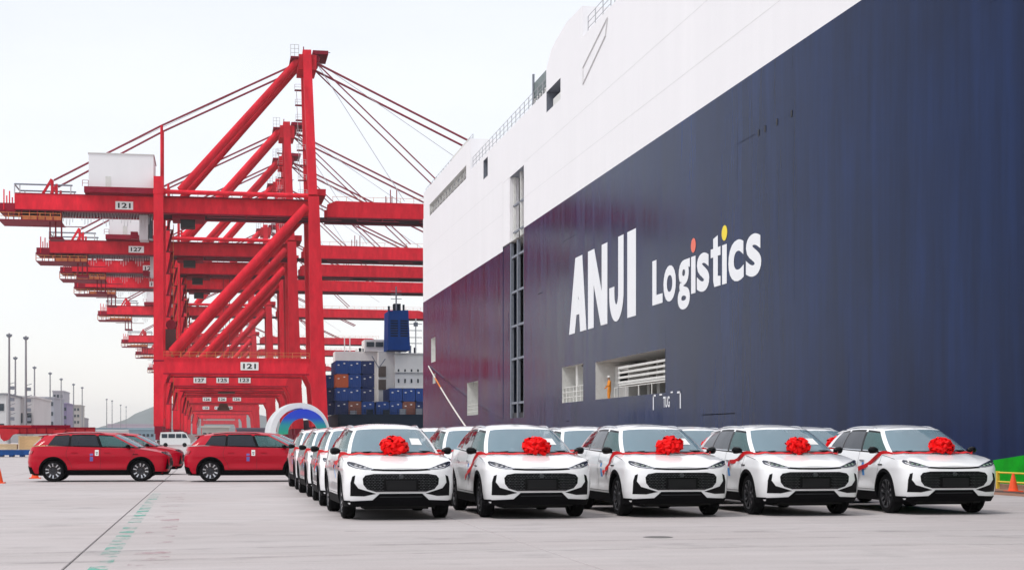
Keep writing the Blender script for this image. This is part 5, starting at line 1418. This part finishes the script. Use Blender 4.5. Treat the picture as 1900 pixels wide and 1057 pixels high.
b = MB(); b.prism([(lx2(100), lz2(797)), (lx2(100), lz2(803)), (lx2(117), lz2(803)), (lx2(124), lz2(797))], Yb - .3, Yb - .02, M_rb); rb(b, 'bracket')
M_wood = mat('crate_timber', (.72, .47, .24), .8, var=.2, vscale=4, stretch=(1, 1, 6))
M_wood2 = mat('crate_timber_pale', (.76, .58, .36), .8, var=.2, vscale=4, stretch=(1, 1, 6))
def crate(u0, u1, v0, v1, y, lab, mm):
    X0, Z1 = at(u0, v0, y); X1, Z0 = at(u1, v1, y); root = thing('wooden_crate', lab, 'crate', ((X0 + X1) / 2, y, Z0), 0, 'wooden crates under the red beam')
    w_ = X1 - X0; h_ = Z1 - Z0; b = MB(); b.bx(-w_ / 2 + .03, w_ / 2 - .03, .03, 1.1, .02, h_ - .03, mm); b.obj('box', root)
    n = max(2, int(h_ / .22))
    pw = MB(); pw.bx(-w_ / 2, w_ / 2, 0, .03, 0, h_ / n - .015, mm); me = pw.mesh('plank')
    for k in range(n):
        o = bpy.data.objects.new('plank', me); COL.objects.link(o); o.parent = root; o.location = (0, random.uniform(-.006, .006), k * h_ / n)
    b = MB(); m2 = M_wood2
    for x in (-w_ / 2 + .05, w_ / 2 - .05): b.bx(x - .05, x + .05, -.03, 0, 0, h_, m2)
    b.bx(-w_ / 2, w_ / 2, -.032, 0, h_ - .08, h_, m2); b.obj('batten', root)
    return root
zp_ = at(40, 834, Yb)[1]
for (u0, u1, v0, v1, y, lab, mm) in ((-60, -22, 823, 833.5, Yb, 'low pale wooden crate at the very left edge', M_wood2), (-20, 31, 823, 833.5, Yb, 'low pale wooden crate left of the taller crate', M_wood2), (34, 84, 808, 833.5, Yb, 'taller wooden crate behind the tail of the leftmost red car', M_wood),
                                    (88, 138, 808, 833.5, Yb + 1.5, 'taller wooden crate hidden behind the leftmost red car windows', M_wood)):
    crate(u0, u1, v0, v1, y, lab, mm)
M_bluep = mat('blue_steel_rack', (.01, .07, .26), .5, var=.25, vscale=3)
for k, (u0, u1, lab) in enumerate(((-62, -6, 'blue steel base rack under crates at the left edge'), (-4, 60, 'blue steel base rack under the taller wooden crate'), (62, 140, 'blue steel base rack hidden behind the leftmost red car'))):
    x0, x1 = lx2(u0), lx2(u1); root = thing('steel_rack', lab, 'rack', (x0, Yb, 0), 0, 'blue racks under the crates')
    b = MB(); b.bx(0, x1 - x0, -.1, 1.3, .13, zp_, M_bluep); b.obj('tray', root)
    b = MB()
    for q in range(4): b.bx((x1 - x0) * q / 3.3 + .05, (x1 - x0) * q / 3.3 + .35, 0, 1.2, 0, .16, M_bluep)
    b.obj('foot', root)

# far buildings, left
def building(u0, u1, vt, Y, dep, col, lab, wins=(0, 0), name='warehouse', roof=None):
    X0, Z = at(u0, vt, Y); X1, _ = at(u1, vt, Y); root = thing(name, lab, 'building', ((X0 + X1) / 2, Y, 0))
    w_ = X1 - X0; m = mat('wall_' + lab[:18].replace(' ', '_'), col, .8, var=.08, vscale=.05)
    b = MB(); b.bx(-w_ / 2, w_ / 2, 0, dep, 0, Z, m)
    n = max(3, int(w_ / 4))
    for k in range(n + 1): x = -w_ / 2 + w_ * k / n; b.bx(x - .12, x + .12, -.15, 0, 0, Z, m)
    b.obj('wall', root)
    b = MB(); b.bx(-w_ / 2 - .4, w_ / 2 + .4, -.5, dep, Z, Z + .6, roof or m); b.obj('roof', root)
    nx, nz_ = wins
    if nx:
        me = None
        for i in range(nx):
            for j in range(nz_):
                if me is None:
                    q = MB(); q.bx(-w_ / nx * .3, w_ / nx * .3, -.2, -.05, 0, Z / (nz_ + 1) * .45, M_dk); me = q.mesh('window')
                o = bpy.data.objects.new('window', me); COL.objects.link(o); o.parent = root; o.location = (-w_ / 2 + w_ * (i + .5) / nx, 0, Z * (j + .6) / (nz_ + .4))
    return root
GY = mat('roof_grey', (.25, .26, .28), .7, var=.1)
building(-60, 11, 732, 520, 60, (.62, .63, .63), 'white warehouse with a dark roof edge at the far left', (4, 2), roof=GY)
building(12, 62, 737, 560, 60, (.60, .58, .58), 'plain off-white warehouse behind the first light masts', (3, 1))
building(70, 100, 738, 760, 50, (.36, .37, .42), 'grey silo building behind the light masts', (4, 4), 'silo_building')
building(98, 117, 726, 900, 40, (.42, .41, .45), 'tall pale grey tower rising above the grey silo building', (3, 6), 'tower_block')
building(112, 124, 749, 820, 40, (.27, .23, .36), 'dark violet narrow tower right of the grey tower', (2, 4), 'tower_block')
building(136, 148, 752, 1100, 40, (.40, .37, .35), 'beige grey tower between two light masts', (2, 5), 'tower_block')
building(144, 156, 776, 1150, 40, (.25, .23, .26), 'short dark grey block beside the beige tower', (3, 2), 'office_block')
building(155, 292, 795, 1000, 50, (.36, .45, .48), 'long low blue-grey port shed in the distance', (22, 1), 'port_shed', mat('roof_bluegrey', (.16, .26, .32), .7, var=.1))
building(200, 290, 787, 1500, 60, (.42, .36, .42), 'long pinkish shed with pale roof below the hills', (10, 1), 'port_shed')
building(180, 236, 799, 700, 14, (.60, .62, .62), 'low white cabin row in front of the distant shed', (9, 1), 'site_cabin')
building(240, 286, 797, 640, 14, (.28, .40, .46), 'blue-grey cabin row left of the crane leg', (6, 1), 'site_cabin')
building(375, 425, 793, 520, 10, (.50, .50, .46), 'pale cabin seen under the crane portal', (5, 1), 'site_cabin')
building(440, 500, 796, 600, 10, (.14, .13, .18), 'dark low block seen under the crane portal', (5, 1), 'site_cabin')
# a heap of far containers and trucks, yard texture near the horizon
ordw = ['nearest', 'second', 'third', 'fourth', 'fifth', 'sixth', 'seventh', 'eighth', 'ninth', 'tenth', 'eleventh', 'farthest']
for k in range(12):
    u = random.uniform(160, 285) if k % 3 else random.uniform(335, 480)
    Y = 480 + 36 * k; X = at(u, 812, Y)[0]; kd = random.choice(['blue', 'brown', 'white', 'orange'])
    if X > 4: continue
    o = bpy.data.objects.new('shipping_container', CM[kd]); COL.objects.link(o); o.location = (X, Y, 0); o.rotation_euler = (0, 0, R(90))
    tag(o, f'distant {kd} container, {ordw[k]} in depth in the far yard', 'container', 'distant yard containers')
# light masts
M_mast = mat('mast_grey', (.28, .28, .30), .5, metal=.3, var=.12)
for (u, v, bx_) in ((17, 618, 1), (48, 623, 1), (28.5, 661, 0), (64, 679, 0), (93, 690, 0), (113.5, 701, 0), (136.5, 711, 0), (152.5, 717, 0), (198, 739, 0), (208, 742, 0), (224, 750, 0), (234, 753, 0)):
    H = 28.6; Y = H * FPX / (V0 - v) * 1.0; Y = (27.2 * FPX / (V0 - v) - 0) / C_ ; X = at(u, v, Y)[0]; Y = (27.2 * FPX / (V0 - v) - X * S_) / C_; X, Z = at(u, v, Y)
    root = thing('light_mast', {17: 'tallest light mast, at the far left edge above the white warehouse', 48: 'second tallest light mast with small fittings up its shaft', 28.5: 'thin light mast between the two tallest masts', 64: 'light mast left of the grey silo building', 93: 'light mast in front of the grey silo building',
                                113.5: 'light mast over the tall grey tower', 136.5: 'light mast left of the beige tower', 152.5: 'light mast right of the beige tower', 198: 'faint light mast over the hills, leftmost of the four faint ones', 208: 'faint light mast over the hills, second of the four faint ones', 224: 'faint light mast over the hills, third of the four faint ones', 234: 'faint light mast over the hills, rightmost of the four faint ones'}.get(u), 'light mast', (X, Y, 0), 0, 'light masts along the yard')
    b = MB(); b.tube((0, 0, 0), (0, 0, Z), .38, M_mast, 10, .24); b.obj('pole', root)
    b = MB(); b.lathe([(Z - 1.0, .5), (Z - .9, .6), (Z - .7, .5)], M_frame, 12, 'z')
    for k in range(6):
        a = k * math.pi / 3; b.box((.55 * math.cos(a), .55 * math.sin(a), Z - .5), (.35, .25, .5), M_frame)
    b.obj('lamp_ring', root)
    if bx_:
        b = MB()
        for z in (3, 6, 8.5, 11, 14): b.bx(.3, 1.3, -.3, .3, z, z + .9, M_frame); b.tube((0, 0, z + 1.4), (1.5, 0, z + 1.9), .08, M_frame, 4)
        b.obj('fitting', root)

# ================================================================== air
mh = bpy.data.materials.new('haze'); mh.use_nodes = True; t = mh.node_tree; t.nodes.remove(t.nodes['Principled BSDF'])
pv = N(t, 'ShaderNodeVolumePrincipled'); pv.inputs['Color'].default_value = (1.0, 1.0, 1.0, 1); pv.inputs['Density'].default_value = .00011; pv.inputs['Anisotropy'].default_value = .2
L(t, pv.outputs[0], t.nodes['Material Output'].inputs['Volume'])
b = MB(); b.bx(-5000, 5000, -400, 6500, -10, 120, mh); hz_o = b.obj('haze'); hz_o['kind'] = 'stuff'
